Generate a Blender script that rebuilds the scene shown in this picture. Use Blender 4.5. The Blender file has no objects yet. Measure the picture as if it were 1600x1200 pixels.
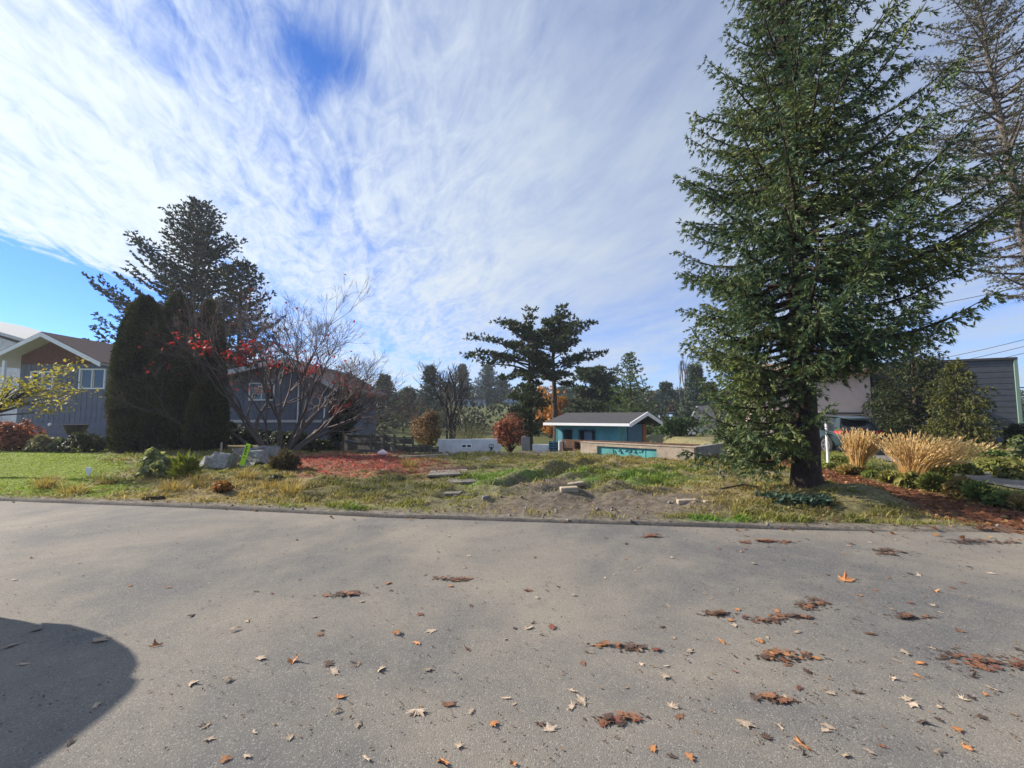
import bpy, bmesh, math, random
import numpy as np
from mathutils import Vector, Matrix

R = math.radians
SC = bpy.context.scene
COL = SC.collection

# ------------------------------------------------------------------ camera
F_PX, CX, CY, HORIZON, CAM_Z = 680.0, 800.0, 600.0, 650.0, 1.6
PITCH = math.atan((HORIZON - CY) / F_PX)
cam_data = bpy.data.cameras.new("camera")
cam_data.sensor_width = 36.0
cam_data.lens = F_PX / 1600.0 * 36.0
cam_data.clip_start = 0.05
cam_data.clip_end = 4000.0
cam = bpy.data.objects.new("camera", cam_data)
cam.location = (0, 0, CAM_Z)
cam.rotation_euler = (math.pi / 2 + PITCH, 0, 0)
COL.objects.link(cam)
SC.camera = cam

# ------------------------------------------------------------------ light
SUN_EL = R(28.0)
SUN_AZ = math.atan2(-0.965, 0.262)            # measured from +Y towards +X
SUN_DIR = Vector((math.sin(SUN_AZ) * math.cos(SUN_EL), math.cos(SUN_AZ) * math.cos(SUN_EL), math.sin(SUN_EL)))
sun_data = bpy.data.lights.new("sun", 'SUN')
sun_data.energy = 4.6
sun_data.angle = R(0.6)
sun_data.color = (1.0, 0.90, 0.76)
sun = bpy.data.objects.new("sun", sun_data)
sun.rotation_euler = SUN_DIR.to_track_quat('Z', 'Y').to_euler()
sun.location = (-30, 8, 20)
COL.objects.link(sun)

SC.view_settings.view_transform = 'Standard'
SC.view_settings.look = 'None'
SC.view_settings.gamma = 1.0
SC.view_settings.use_curve_mapping = False
SC.view_settings.exposure = 1.08
SC.render.engine = 'CYCLES'
SC.cycles.use_denoising = True
SC.cycles.max_bounces = 6
SC.cycles.transparent_max_bounces = 8
SC.cycles.sample_clamp_indirect = 6.0


class NT:
    """tiny helper for node trees"""
    def __init__(self, tree):
        self.t = tree
        self.t.nodes.clear()

    def n(self, kind, **kw):
        nd = self.t.nodes.new(kind)
        for k, v in kw.items():
            if k == 'inp':
                for a, b in v.items():
                    nd.inputs[a].default_value = b
            else:
                setattr(nd, k, v)
        return nd

    def l(self, a, b):
        self.t.links.new(a, b)

    def math(self, op, a, b=None, clamp=False, c=None):
        nd = self.n('ShaderNodeMath', operation=op, use_clamp=clamp)
        for i, x in enumerate((a, b, c)):
            if x is None:
                continue
            if isinstance(x, (int, float)):
                nd.inputs[i].default_value = x
            else:
                self.l(x, nd.inputs[i])
        return nd.outputs[0]

    def mix(self, fac, a, b, blend='MIX'):
        nd = self.n('ShaderNodeMix', data_type='RGBA', blend_type=blend)
        for s, x in ((nd.inputs['Factor'], fac), (nd.inputs[6], a), (nd.inputs[7], b)):
            if isinstance(x, (int, float)):
                s.default_value = x
            elif isinstance(x, tuple):
                s.default_value = x if len(x) == 4 else (*x, 1)
            else:
                self.l(x, s)
        return nd.outputs[2]

    def noise(self, vec, scale, detail=4, rough=0.55, dist=0.0):
        nd = self.n('ShaderNodeTexNoise', inp={'Scale': scale, 'Detail': detail, 'Roughness': rough, 'Distortion': dist})
        if vec is not None:
            self.l(vec, nd.inputs['Vector'])
        return nd.outputs['Fac']

    def ramp(self, fac, lo, hi):
        nd = self.n('ShaderNodeMapRange', interpolation_type='SMOOTHSTEP', inp={'From Min': lo, 'From Max': hi, 'To Min': 0.0, 'To Max': 1.0})
        self.l(fac, nd.inputs['Value'])
        return nd.outputs['Result']


# ------------------------------------------------------------------ sky
world = bpy.data.worlds.new("World")
SC.world = world
world.use_nodes = True
w = NT(world.node_tree)
sky = w.n('ShaderNodeTexSky', sky_type='NISHITA', sun_disc=False, sun_elevation=SUN_EL,
          sun_rotation=SUN_AZ, altitude=30.0, air_density=0.8, dust_density=0.05, ozone_density=4.0)
tc = w.n('ShaderNodeTexCoord')
sep = w.n('ShaderNodeSeparateXYZ')
w.l(tc.outputs['Generated'], sep.inputs[0])
zc = w.math('MAXIMUM', w.math('ADD', sep.outputs[2], 0.035), 0.03)
px = w.math('DIVIDE', sep.outputs[0], zc)
py = w.math('DIVIDE', sep.outputs[1], zc)


def plane_vec(ax, ay, rot):
    c, s = math.cos(rot), math.sin(rot)
    xr = w.math('ADD', w.math('MULTIPLY', px, c), w.math('MULTIPLY', py, s))
    yr = w.math('SUBTRACT', w.math('MULTIPLY', py, c), w.math('MULTIPLY', px, s))
    cb = w.n('ShaderNodeCombineXYZ')
    w.l(w.math('MULTIPLY', xr, ax), cb.inputs[0])
    w.l(w.math('MULTIPLY', yr, ay), cb.inputs[1])
    return cb.outputs[0]


def bump2d(cx, cy, r, soft):
    dx = w.math('SUBTRACT', px, cx)
    dy = w.math('SUBTRACT', py, cy)
    d = w.math('SQRT', w.math('ADD', w.math('MULTIPLY', dx, dx), w.math('MULTIPLY', dy, dy)))
    return w.math('SUBTRACT', 1.0, w.ramp(d, r - soft, r + soft))


broad = w.noise(plane_vec(0.75, 0.40, 0.10), 1.0, 5, 0.55, 0.6)
fibre = w.noise(plane_vec(4.2, 1.05, 0.28), 1.0, 9, 0.68, 1.0)
rip = w.noise(plane_vec(11.0, 4.2, 0.45), 1.0, 7, 0.66, 1.0)
leftness = w.math('SUBTRACT', 1.0, w.ramp(px, -0.9, 0.5))
cov = w.math('MULTIPLY_ADD', w.math('SUBTRACT', broad, 0.5), 1.1, c=0.66)
cov = w.math('ADD', cov, w.math('MULTIPLY', w.math('SUBTRACT', fibre, 0.5), w.math('MULTIPLY_ADD', leftness, 0.95, c=0.38)))
cov = w.math('ADD', cov, w.math('MULTIPLY', w.math('SUBTRACT', rip, 0.5), w.math('MULTIPLY_ADD', leftness, 1.0, c=0.12)))
edge_n = w.math('ADD', px, w.math('MULTIPLY', w.math('SUBTRACT', fibre, 0.5), 0.9))
clear_left = w.math('SUBTRACT', 1.0, w.ramp(edge_n, -2.75, -2.25))
clear_left = w.math('MULTIPLY', clear_left, w.math('SUBTRACT', 1.0, w.ramp(py, 3.6, 5.2)))
cov = w.math('SUBTRACT', cov, w.math('MULTIPLY', clear_left, 1.3))
cov = w.math('SUBTRACT', cov, w.math('MULTIPLY', bump2d(-0.50, 1.10, 0.07, 0.12), 0.55))
cov = w.math('SUBTRACT', cov, w.math('MULTIPLY', bump2d(-0.62, 1.02, 0.18, 0.2), 0.30))
cov = w.math('ADD', cov, w.math('MULTIPLY', bump2d(-1.9, 1.6, 0.6, 0.8), 0.25))
cov = w.math('ADD', cov, w.math('MULTIPLY', bump2d(-0.2, 2.6, 1.0, 1.4), 0.18))
veil = w.ramp(cov, 0.0, 1.14)
dotn = w.n('ShaderNodeVectorMath', operation='DOT_PRODUCT')
w.l(tc.outputs['Generated'], dotn.inputs[0])
dotn.inputs[1].default_value = SUN_DIR
glow = w.math('POWER', w.math('MAXIMUM', w.math('MULTIPLY_ADD', dotn.outputs['Value'], 0.5, c=0.5), 0.0), 3.0)
cl_gain = w.math('MULTIPLY_ADD', glow, 2.0, c=3.2)
cl_col = w.n('ShaderNodeVectorMath', operation='SCALE')
cl_col.inputs[0].default_value = (0.88, 0.98, 1.08)
w.l(cl_gain, cl_col.inputs['Scale'])
sky_sc = w.n('ShaderNodeVectorMath', operation='MULTIPLY')
w.l(sky.outputs[0], sky_sc.inputs[0])
sky_sc.inputs[1].default_value = (0.42, 0.66, 1.03)
skycol = w.mix(veil, sky_sc.outputs[0], cl_col.outputs[0])
bg = w.n('ShaderNodeBackground', inp={'Strength': 0.10})
w.l(skycol, bg.inputs['Color'])
wo = w.n('ShaderNodeOutputWorld')
w.l(bg.outputs[0], wo.inputs['Surface'])

# ------------------------------------------------------------------ projection helpers
CT, ST = math.cos(PITCH), math.sin(PITCH)


def ray(u, v):
    x, y = (u - CX) / F_PX, -(v - CY) / F_PX
    return np.array([x, CT - y * ST, ST + y * CT])


def PY(u, v, Y):
    d = ray(u, v)
    return np.array([0, 0, CAM_Z]) + d * (Y / d[1])


def to_px(x, y, z):
    dz = z - CAM_Z
    f = y * CT + dz * ST
    up = -y * ST + dz * CT
    f = np.maximum(f, 1e-3)
    return CX + F_PX * x / f, CY - F_PX * up / f


# ------------------------------------------------------------------ noise
def _hash(ix, iy, seed):
    h = (ix.astype(np.int64) * 374761393 + iy.astype(np.int64) * 668265263 + seed * 69069) & 0xFFFFFFFF
    h = ((h ^ (h >> 13)) * 1274126177) & 0xFFFFFFFF
    return ((h ^ (h >> 16)) & 0xFFFF) / 65535.0


def vnoise(x, y, seed=0):
    x = np.asarray(x, float); y = np.asarray(y, float)
    ix, iy = np.floor(x), np.floor(y)
    fx, fy = x - ix, y - iy
    fx = fx * fx * (3 - 2 * fx); fy = fy * fy * (3 - 2 * fy)
    a = _hash(ix, iy, seed); b = _hash(ix + 1, iy, seed)
    c = _hash(ix, iy + 1, seed); d = _hash(ix + 1, iy + 1, seed)
    return (a * (1 - fx) + b * fx) * (1 - fy) + (c * (1 - fx) + d * fx) * fy


def fbm(x, y, seed=0, octv=4):
    s, a, t = 0, 0.5, 0
    for k in range(octv):
        s = s + a * vnoise(x * 2 ** k, y * 2 ** k, seed + k * 17)
        t += a
        a *= 0.55
    return s / t


def sstep(a, b, x):
    t = np.clip((np.asarray(x, float) - a) / (b - a), 0, 1)
    return t * t * (3 - 2 * t)


# ------------------------------------------------------------------ terrain shape
EDGE_PX = [(-900, 752), (-300, 768), (0, 782), (300, 793), (600, 808), (800, 814), (1000, 820), (1200, 826), (1340, 829), (1480, 831), (1600, 833), (1900, 838), (2600, 846)]
_ex, _ey = [], []
for (u, v) in EDGE_PX:
    d = ray(u, v); t = -CAM_Z / d[2]
    _ex.append(d[0] * t); _ey.append(d[1] * t)
_ex, _ey = np.array(_ex), np.array(_ey)


def edge_y(x):
    return np.interp(x, _ex, _ey)


def seg_dist(u, v, a, b):
    ax, ay = a; bx, by = b
    t = np.clip(((u - ax) * (bx - ax) + (v - ay) * (by - ay)) / ((bx - ax) ** 2 + (by - ay) ** 2), 0, 1)
    return np.hypot(u - ax - t * (bx - ax), v - ay - t * (by - ay))


def wseg(x, y, a, b):
    return seg_dist(x, y, a, b)


TREE_X, TREE_Y = 5.86, 8.72
# drives on the right, in metres
LEAF_PATH = [((13.0, 5.4), (7.9, 7.3)), ((7.9, 7.3), (8.3, 10.0)), ((8.3, 10.0), (8.8, 14.0)), ((8.8, 14.0), (8.4, 17.0))]
PAVED = [((14.6, 27.0), (14.9, 20.0)), ((14.9, 20.0), (13.2, 14.5)), ((13.2, 14.5), (11.5, 11.5)), ((11.5, 11.5), (11.0, 9.5)), ((11.0, 9.5), (11.4, 8.0)), ((11.4, 8.0), (13.5, 6.7)), ((13.5, 6.7), (18.0, 6.2))]


def path_d(x, y, segs):
    d = None
    for a, b in segs:
        e = wseg(x, y, a, b)
        d = e if d is None else np.minimum(d, e)
    return d


def gz(x, y):
    x = np.asarray(x, float); y = np.asarray(y, float)
    s = y - edge_y(x)
    lot = 0.03 + 0.20 * sstep(0.2, 9.0, s)
    # fill of the drop behind the demolished house
    side = sstep(-12.0, -8.0, x) * (1 - sstep(8.8, 11.0, x))
    crest = 16.6 + 0.5 * np.sin(x * 0.5) - 1.3 * sstep(2.5, 6.0, x)
    lot = lot - side * 1.55 * sstep(0.0, 2.2, y - crest)
    lot = lot - (1 - side) * 1.9 * sstep(32, 50, y)
    lot = lot - side * 0.6 * sstep(28, 45, y)
    far = -1.7 + 1.3 * sstep(50, 72, y) + 4.4 * sstep(70, 108, y) + 2.6 * sstep(104, 160, y) + 3.0 * sstep(160, 320, y)
    far = far + 1.2 * np.sin(x * 0.03 + 1.0) * sstep(80, 140, y)
    k = sstep(42, 60, y)
    z = lot * (1 - k) + far * k
    # rough lot surface
    near = sstep(0.05, 1.2, s) * (1 - sstep(17, 22, y)) * sstep(-40, -30, x)
    right = sstep(7.2, 9.0, x)
    amp = 0.075 * (1 - right * 0.75) * (1 - 0.8 * (1 - sstep(-13, -9, x)))
    z = z + near * amp * (fbm(x * 0.9, y * 1.3, 3) - 0.5) * 2
    z = z + near * 0.078 * (1 - right * 0.8) * (1 - 0.7 * (1 - sstep(-13, -9, x))) * (fbm(x * 3.2, y * 3.8, 8, 3) - 0.5) * 2
    # wheel ruts across the middle
    for (a, b, dp) in (((-0.2, 9.3), (2.6, 13.0), 0.13), ((1.0, 8.9), (4.0, 11.5), 0.11), ((-3.0, 11.0), (2.0, 12.6), 0.11), ((-1.2, 8.6), (3.6, 8.9), 0.07)):
        d = wseg(x, y, a, b)
        z = z - near * dp * np.exp(-(d / 0.22) ** 2) + near * dp * 0.8 * np.exp(-((d - 0.42) / 0.2) ** 2)
    # clods
    for (cx, cy, r, h) in ((2.95, 7.95, 0.45, 0.12), (2.3, 8.2, 0.3, 0.09), (1.1, 8.6, 0.3, 0.08), (2.55, 10.1, 0.5, 0.12), (0.9, 11.7, 0.7, 0.14), (0.0, 10.6, 0.8, 0.08)):
        z = z + near * h * np.exp(-(((x - cx) / r) ** 2 + ((y - cy) / (r * 0.7)) ** 2))
    # mound under the big spruce
    z = z + near * 0.27 * np.exp(-(((x - 6.3) / 1.35) ** 2 + ((y - 8.2) / 0.85) ** 2))
    z = z - 0.34 * np.exp(-(((x - 15.2) / 2.8) ** 2 + ((y - 20.0) / 4.5) ** 2))
    # bed on the right
    bed = (1 - sstep(0.4, 0.9, wseg(x, y, (9.9, 14.0), (9.35, 8.2))))
    z = z + 0.03 * bed
    z = z - 0.10 * (1 - sstep(0.8, 1.6, path_d(x, y, LEAF_PATH))) * near
    # under the road and in front of it
    z = np.where(s < 0, -0.06 - 0.02 * np.clip(-s, 0, 1), z)
    z = np.where(y < -14, -0.02 + 0.0 * y, z)
    return z


def g1(x, y):
    return float(gz(np.array([x]), np.array([y]))[0])


def PG(u, v, y0=5.0, y1=60.0):
    """point of the ground under a pixel"""
    d = ray(u, v)
    ys = np.linspace(y0, y1, 1400)
    t = ys / d[1]
    xs, zs = d[0] * t, CAM_Z + d[2] * t
    below = np.nonzero(zs <= gz(xs, ys))[0]
    i = below[0] if len(below) else len(ys) - 1
    return np.array([xs[i], ys[i], float(gz(xs[i:i + 1], ys[i:i + 1])[0])])


# ------------------------------------------------------------------ ground cover masks
def ell(u, v, cx, cy, rx, ry, soft=0.5):
    d = np.sqrt(((u - cx) / rx) ** 2 + ((v - cy) / ry) ** 2)
    return 1 - sstep(1 - soft, 1 + soft, d)


def masks(x, y):
    u, v = to_px(x, y, np.full_like(np.asarray(x, float), 0.2))
    n1 = fbm(x * 0.8, y * 1.6, 21); n2 = fbm(x * 2.3, y * 3.0, 33); n3 = fbm(x * 0.35, y * 0.5, 5)
    uu = u + (n1 - 0.5) * 110
    vv = v + (n2 - 0.5) * 22
    red = np.maximum(ell(uu, vv, 540, 722, 125, 13), 0.8 * ell(uu, vv, 620, 730, 90, 8))
    lawn = (1 - sstep(150, 235, uu + (v - 735) * -1.2)) * (1 - sstep(752, 768, vv)) * sstep(690, 700, v)
    lush = np.zeros_like(u)
    for (a, b, c, d, k) in ((505, 787, 75, 7, 1), (1110, 802, 75, 7, 1), (800, 745, 85, 9, .8), (1015, 742, 75, 9, .75), (915, 742, 22, 6, .9), (690, 797, 36, 4, .9), (400, 782, 90, 5, .7), (1290, 806, 60, 5, .3)):
        lush = np.maximum(lush, k * ell(uu, vv, a, b, c, d))
    dirt = np.zeros_like(u)
    for (a, b, c, d, k) in ((930, 778, 185, 20, 1.0), (850, 752, 70, 11, .95), (1040, 770, 90, 15, .95), (770, 782, 110, 11, .85), (770, 708, 120, 5, .8), (705, 733, 45, 5, .8), (650, 800, 80, 5, .8), (860, 806, 240, 5, .8), (1190, 735, 60, 10, .4), (660, 770, 40, 6, .3)):
        dirt = np.maximum(dirt, k * ell(uu, vv, a, b, c, d))
    s = y - edge_y(x)
    dirt = np.maximum(dirt, 0.85 * (1 - sstep(0.12, 0.40, s + (n2 - 0.5) * 0.5)))
    dry = np.zeros_like(u)
    for (a, b, c, d, k) in ((330, 758, 170, 20, .95), (1130, 765, 140, 24, .6), (620, 738, 90, 8, .6), (960, 722, 160, 8, .6), (150, 770, 160, 10, .7)):
        dry = np.maximum(dry, k * ell(uu, vv, a, b, c, d))
    dry = np.maximum(dry, 0.45 * sstep(0.52, 0.70, n1))
    moss = 0.8 * ell(uu, vv, 590, 752, 120, 14)
    moss = np.maximum(moss, 0.6 * ell(uu, vv, 1310, 790, 80, 14))
    litter = (1 - sstep(0.55, 1.25, path_d(x, y, LEAF_PATH) + (n2 - 0.5) * 1.0))
    litter = np.maximum(litter, 0.7 * (1 - sstep(0.3, 1.0, np.hypot(x - 8.2, y - 6.9) - 1.0)))
    bed = (1 - sstep(0.5, 0.9, wseg(x, y, (9.9, 14.0), (9.35, 8.2)) + (n2 - .5) * 0.6))
    far = sstep(40, 60, y)
    litter = litter * (1 - bed)
    return dict(red=red * (1 - far), lawn=np.clip(lawn, 0, 1), lush=np.maximum(lush, bed * 0.35) * (1 - litter), dirt=dirt * (1 - lawn), dry=dry * (1 - lawn * 0.9), moss=moss, litter=litter, u=u, v=v, n2=n2, n1=n1, s=s, bed=bed)


C_SOIL = np.array([0.150, 0.128, 0.108]); C_GRASS = np.array([0.165, 0.185, 0.040]); C_LAWN = np.array([0.195, 0.265, 0.022])
C_LUSH = np.array([0.12, 0.235, 0.030]); C_DRY = np.array([0.37, 0.27, 0.125]); C_RED = np.array([0.30, 0.10, 0.075])
C_MOSS = np.array([0.075, 0.075, 0.033]); C_LIT = np.array([0.15, 0.062, 0.036]); C_GRAV = np.array([0.20, 0.185, 0.17])


def lerp(a, b, t):
    return a * (1 - t)[..., None] + b * t[..., None]


def soil_col(m):
    c = np.broadcast_to(C_GRASS * 0.45 + C_SOIL * 0.75, m['u'].shape + (3,)).copy()
    c = lerp(c, C_DRY * 0.62, m['dry'] * 0.7)
    c = lerp(c, C_MOSS, m['moss'])
    c = lerp(c, C_LAWN * 0.85, m['lawn'])
    c = lerp(c, C_LUSH * 0.8, m['lush'])
    c = lerp(c, C_SOIL, m['dirt'])
    c = lerp(c, C_GRAV, np.clip(1 - sstep(0.15, 0.45, m['s']), 0, 1) * 0.7)
    c = lerp(c, C_RED * 0.8, m['red'] * 0.8)
    c = lerp(c, C_LIT, m['litter'])
    return c


def blade_col(m, rng):
    c = np.broadcast_to(C_GRASS, m['u'].shape + (3,)).copy()
    r = rng.random(m['u'].shape)
    yel = np.array([0.29, 0.265, 0.075])
    c = lerp(c, yel, sstep(0.35, 0.9, r * 0.6 + m['n1'] * 0.5))
    c = lerp(c, C_DRY, np.clip(m['dry'] * (0.4 + r), 0, 1))
    c = lerp(c, C_MOSS, m['moss'] * 0.8)
    c = lerp(c, C_LAWN, m['lawn'])
    c = lerp(c, C_LUSH, m['lush'])
    c = lerp(c, C_DRY * 0.9, m['dirt'] * 0.5)
    c = lerp(c, C_RED, m['red'] * (0.4 + 0.6 * (r > 0.4)))
    c = lerp(c, C_LIT * 1.3, m['litter'] * 0.9)
    return c * (0.62 + 0.85 * rng.random(m['u'].shape) ** 1.3)[..., None]


# ------------------------------------------------------------------ mesh helpers
def np_mesh(name, V, Fc, col=None, smooth=False):
    """V (N,3), Fc (M,k) faces of one size, col (N,3) per vertex"""
    V = np.ascontiguousarray(V, dtype=np.float32); Fc = np.ascontiguousarray(Fc, dtype=np.int32)
    me = bpy.data.meshes.new(name)
    m, k = Fc.shape
    me.vertices.add(len(V)); me.vertices.foreach_set('co', V.ravel())
    me.loops.add(m * k); me.loops.foreach_set('vertex_index', Fc.ravel())
    me.polygons.add(m)
    me.polygons.foreach_set('loop_start', np.arange(0, m * k, k, dtype=np.int32))
    me.polygons.foreach_set('loop_total', np.full(m, k, dtype=np.int32))
    if smooth:
        me.polygons.foreach_set('use_smooth', np.ones(m, dtype=bool))
    if col is not None:
        at = me.color_attributes.new('Col', 'FLOAT_COLOR', 'POINT')
        c4 = np.ones((len(V), 4), np.float32); c4[:, :3] = col
        at.data.foreach_set('color', c4.ravel())
    me.update(calc_edges=True)
    return me


def link(name, me, mat=None, parent=None, loc=None):
    o = bpy.data.objects.new(name, me)
    COL.objects.link(o)
    if mat is not None and me is not None and not me.materials:
        me.materials.append(mat)
    if parent is not None:
        o.parent = parent
    if loc is not None:
        o.location = loc
    return o


def tag(o, label=None, cat=None, group=None, kind=None):
    if label: o['label'] = label
    if cat: o['category'] = cat
    if group: o['group'] = group
    if kind or cat: o['kind'] = kind or 'thing'
    return o


def thing(name, loc, label, cat, group=None, rz=0.0):
    o = bpy.data.objects.new(name, None)
    o.empty_display_size = 0.2
    COL.objects.link(o)
    o.location = loc
    o.rotation_euler = (0, 0, rz)
    return tag(o, label, cat, group)


class MB:
    """collects boxes, prisms and tubes, then builds ONE mesh"""
    def __init__(self):
        self.v, self.f = [], []

    def add(self, vs, fs):
        b = len(self.v)
        self.v += [tuple(p) for p in vs]
        self.f += [tuple(i + b for i in q) for q in fs]
        return self

    def box(self, x0, x1, y0, y1, z0, z1):
        vs = [(x, y, z) for z in (z0, z1) for y in (y0, y1) for x in (x0, x1)]
        return self.add(vs, [(0, 2, 3, 1), (4, 5, 7, 6), (0, 1, 5, 4), (2, 6, 7, 3), (0, 4, 6, 2), (1, 3, 7, 5)])

    def prism(self, poly, y0, y1, axis='y'):
        """polygon in x,z (or y,z for axis x; x,y for axis z) extruded along the axis"""
        n = len(poly)
        def p(a, b, c):
            return {'y': (a, c, b), 'x': (c, a, b), 'z': (a, b, c)}[axis]
        vs = [p(a, b, y0) for a, b in poly] + [p(a, b, y1) for a, b in poly]
        fs = [tuple(range(n)), tuple(range(2 * n - 1, n - 1, -1))]
        fs += [(i, i + n, (i + 1) % n + n, (i + 1) % n) for i in range(n)]
        return self.add(vs, fs)

    def bar(self, a, b, w, h=None):
        h = h or w
        a, b = Vector(a), Vector(b)
        d = (b - a).normalized()
        up = Vector((0, 0, 1)) if abs(d.z) < 0.95 else Vector((0, 1, 0))
        s = d.cross(up).normalized() * (w / 2)
        t = s.cross(d).normalized() * (h / 2)
        vs = [q + i * s + j * t for q in (a, b) for (i, j) in ((-1, -1), (1, -1), (1, 1), (-1, 1))]
        return self.add(vs, [(3, 2, 1, 0), (4, 5, 6, 7), (0, 1, 5, 4), (1, 2, 6, 5), (2, 3, 7, 6), (3, 0, 4, 7)])

    def tube(self, pts, rad, n=8, cap=True):
        pts = [Vector(p) for p in pts]
        rings = []
        for i, p in enumerate(pts):
            d = (pts[min(i + 1, len(pts) - 1)] - pts[max(i - 1, 0)]).normalized()
            up = Vector((1, 0, 0)) if abs(d.x) < 0.9 else Vector((0, 1, 0))
            s = d.cross(up).normalized(); t = d.cross(s)
            r = rad[i] if hasattr(rad, '__len__') else rad
            rings.append([p + (s * math.cos(2 * math.pi * k / n) + t * math.sin(2 * math.pi * k / n)) * r for k in range(n)])
        vs = [q for rg in rings for q in rg]
        fs = [(i * n + k, i * n + (k + 1) % n, (i + 1) * n + (k + 1) % n, (i + 1) * n + k) for i in range(len(pts) - 1) for k in range(n)]
        if cap:
            fs += [tuple(range(n - 1, -1, -1)), tuple((len(pts) - 1) * n + k for k in range(n))]
        return self.add(vs, fs)

    def mesh(self, name, bevel=0.0, smooth=False):
        me = bpy.data.meshes.new(name)
        me.from_pydata(self.v, [], self.f)
        bm = bmesh.new(); bm.from_mesh(me)
        bmesh.ops.recalc_face_normals(bm, faces=bm.faces)
        if bevel:
            bmesh.ops.bevel(bm, geom=list(bm.edges), offset=bevel, segments=1, affect='EDGES')
        for fc in bm.faces:
            fc.smooth = smooth
        bm.to_mesh(me); bm.free()
        return me

    def build(self, name, mat, parent=None, bevel=0.0, smooth=False, loc=None):
        return link(name, self.mesh(name, bevel, smooth), mat, parent, loc)


def tubes_np(P, Rr, sides=4):
    """P (N,k,3), Rr (N,k) -> verts, quads"""
    N, k, _ = P.shape
    d = P[:, -1] - P[:, 0]
    d /= np.linalg.norm(d, axis=1, keepdims=True) + 1e-9
    ref = np.where(np.abs(d[:, 2:3]) < 0.9, np.array([[0, 0, 1.0]]), np.array([[1.0, 0, 0]]))
    s = np.cross(d, ref); s /= np.linalg.norm(s, axis=1, keepdims=True) + 1e-9
    t = np.cross(s, d)
    a = np.arange(sides) * 2 * math.pi / sides
    off = s[:, None, :] * np.cos(a)[None, :, None] + t[:, None, :] * np.sin(a)[None, :, None]
    V = P[:, :, None, :] + off[:, None, :, :] * Rr[:, :, None, None]
    idx = np.arange(N * k * sides).reshape(N, k, sides)
    nx = np.roll(idx, -1, axis=2)
    Q = np.stack([idx[:, :-1], nx[:, :-1], nx[:, 1:], idx[:, 1:]], axis=-1).reshape(-1, 4)
    return V.reshape(-1, 3), Q


def unit(a):
    return a / (np.linalg.norm(a, axis=-1, keepdims=True) + 1e-9)


def sprigs(P, D, L, W, rng, blades=4, spread=0.55, col=None, vary=0.35):
    """needle or leaf tufts: each is a few narrow rhombs fanning out from one point"""
    N = len(P)
    D = unit(D)
    allV, allC = [], []
    for b in range(blades):
        rnd = rng.normal(size=(N, 3))
        dd = D if b == 0 else unit(D + spread * unit(rnd))
        side = unit(np.cross(dd, rng.normal(size=(N, 3))))
        l = (L * (1.0 if b == 0 else 0.8) * rng.uniform(0.75, 1.15, N))[:, None]
        ww = (W * rng.uniform(0.7, 1.2, N))[:, None]
        mid = P + dd * l * 0.45
        allV.append(np.stack([P, mid + side * ww * 0.5, P + dd * l, mid - side * ww * 0.5], axis=1))
        if col is not None:
            allC.append(col * rng.uniform(1 - vary, 1 + vary, (N, 1)))
    V = np.concatenate(allV, 0).reshape(-1, 3)
    Fq = np.arange(len(V)).reshape(-1, 4)
    C = None if col is None else np.repeat(np.concatenate(allC, 0), 4, axis=0)
    return V, Fq, C


def leaf_quads(P, Nrm, S, rng, col, vary=0.3, aspect=0.7):
    """flat leaves at P with normals Nrm"""
    N = len(P)
    Nrm = unit(Nrm)
    a = unit(np.cross(Nrm, rng.normal(size=(N, 3))))
    b = np.cross(Nrm, a)
    s = S[:, None]
    fold = Nrm * s * 0.18
    V = np.stack([P - a * s * 0.5, P + b * s * 0.5 * aspect + fold, P + a * s * 0.55, P - b * s * 0.5 * aspect + fold], axis=1).reshape(-1, 3)
    C = np.repeat(col * rng.uniform(1 - vary, 1 + vary, (N, 1)), 4, axis=0)
    return V, np.arange(len(V)).reshape(-1, 4), C


# ------------------------------------------------------------------ materials
MATS = {}


def mat(name, col, rough=0.8, metal=0.0, noise=0.0, nscale=8.0, bump=0.0, bscale=30.0, spec=0.3, wave=None, col2=None, coat=0.0):
    if name in MATS:
        return MATS[name]
    m = bpy.data.materials.new(name); m.use_nodes = True
    t = NT(m.node_tree)
    out = t.n('ShaderNodeOutputMaterial')
    p = t.n('ShaderNodeBsdfPrincipled', inp={'Roughness': rough, 'Metallic': metal, 'Specular IOR Level': spec, 'Coat Weight': coat})
    t.l(p.outputs[0], out.inputs[0])
    tcn = t.n('ShaderNodeTexCoord')
    c = (*col, 1)
    p.inputs['Base Color'].default_value = c
    if noise or col2:
        f = t.noise(tcn.outputs['Object'], nscale, 6, 0.65)
        f = t.ramp(f, 0.3, 0.7)
        c2 = col2 or tuple(x * (1 - noise) for x in col)
        t.l(t.mix(f, c, (*c2, 1)), p.inputs['Base Color'])
    if bump:
        b = t.n('ShaderNodeBump', inp={'Strength': bump, 'Distance': 0.02})
        if wave:
            wv = t.n('ShaderNodeTexWave', wave_type='BANDS', bands_direction=wave, wave_profile='SAW', inp={'Scale': bscale, 'Distortion': 0.0})
            t.l(tcn.outputs['Object'], wv.inputs[0])
            t.l(wv.outputs['Fac'], b.inputs['Height'])
        else:
            t.l(t.noise(tcn.outputs['Object'], bscale, 5, 0.6), b.inputs['Height'])
        t.l(b.outputs[0], p.inputs['Normal'])
    MATS[name] = m
    return m


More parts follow.
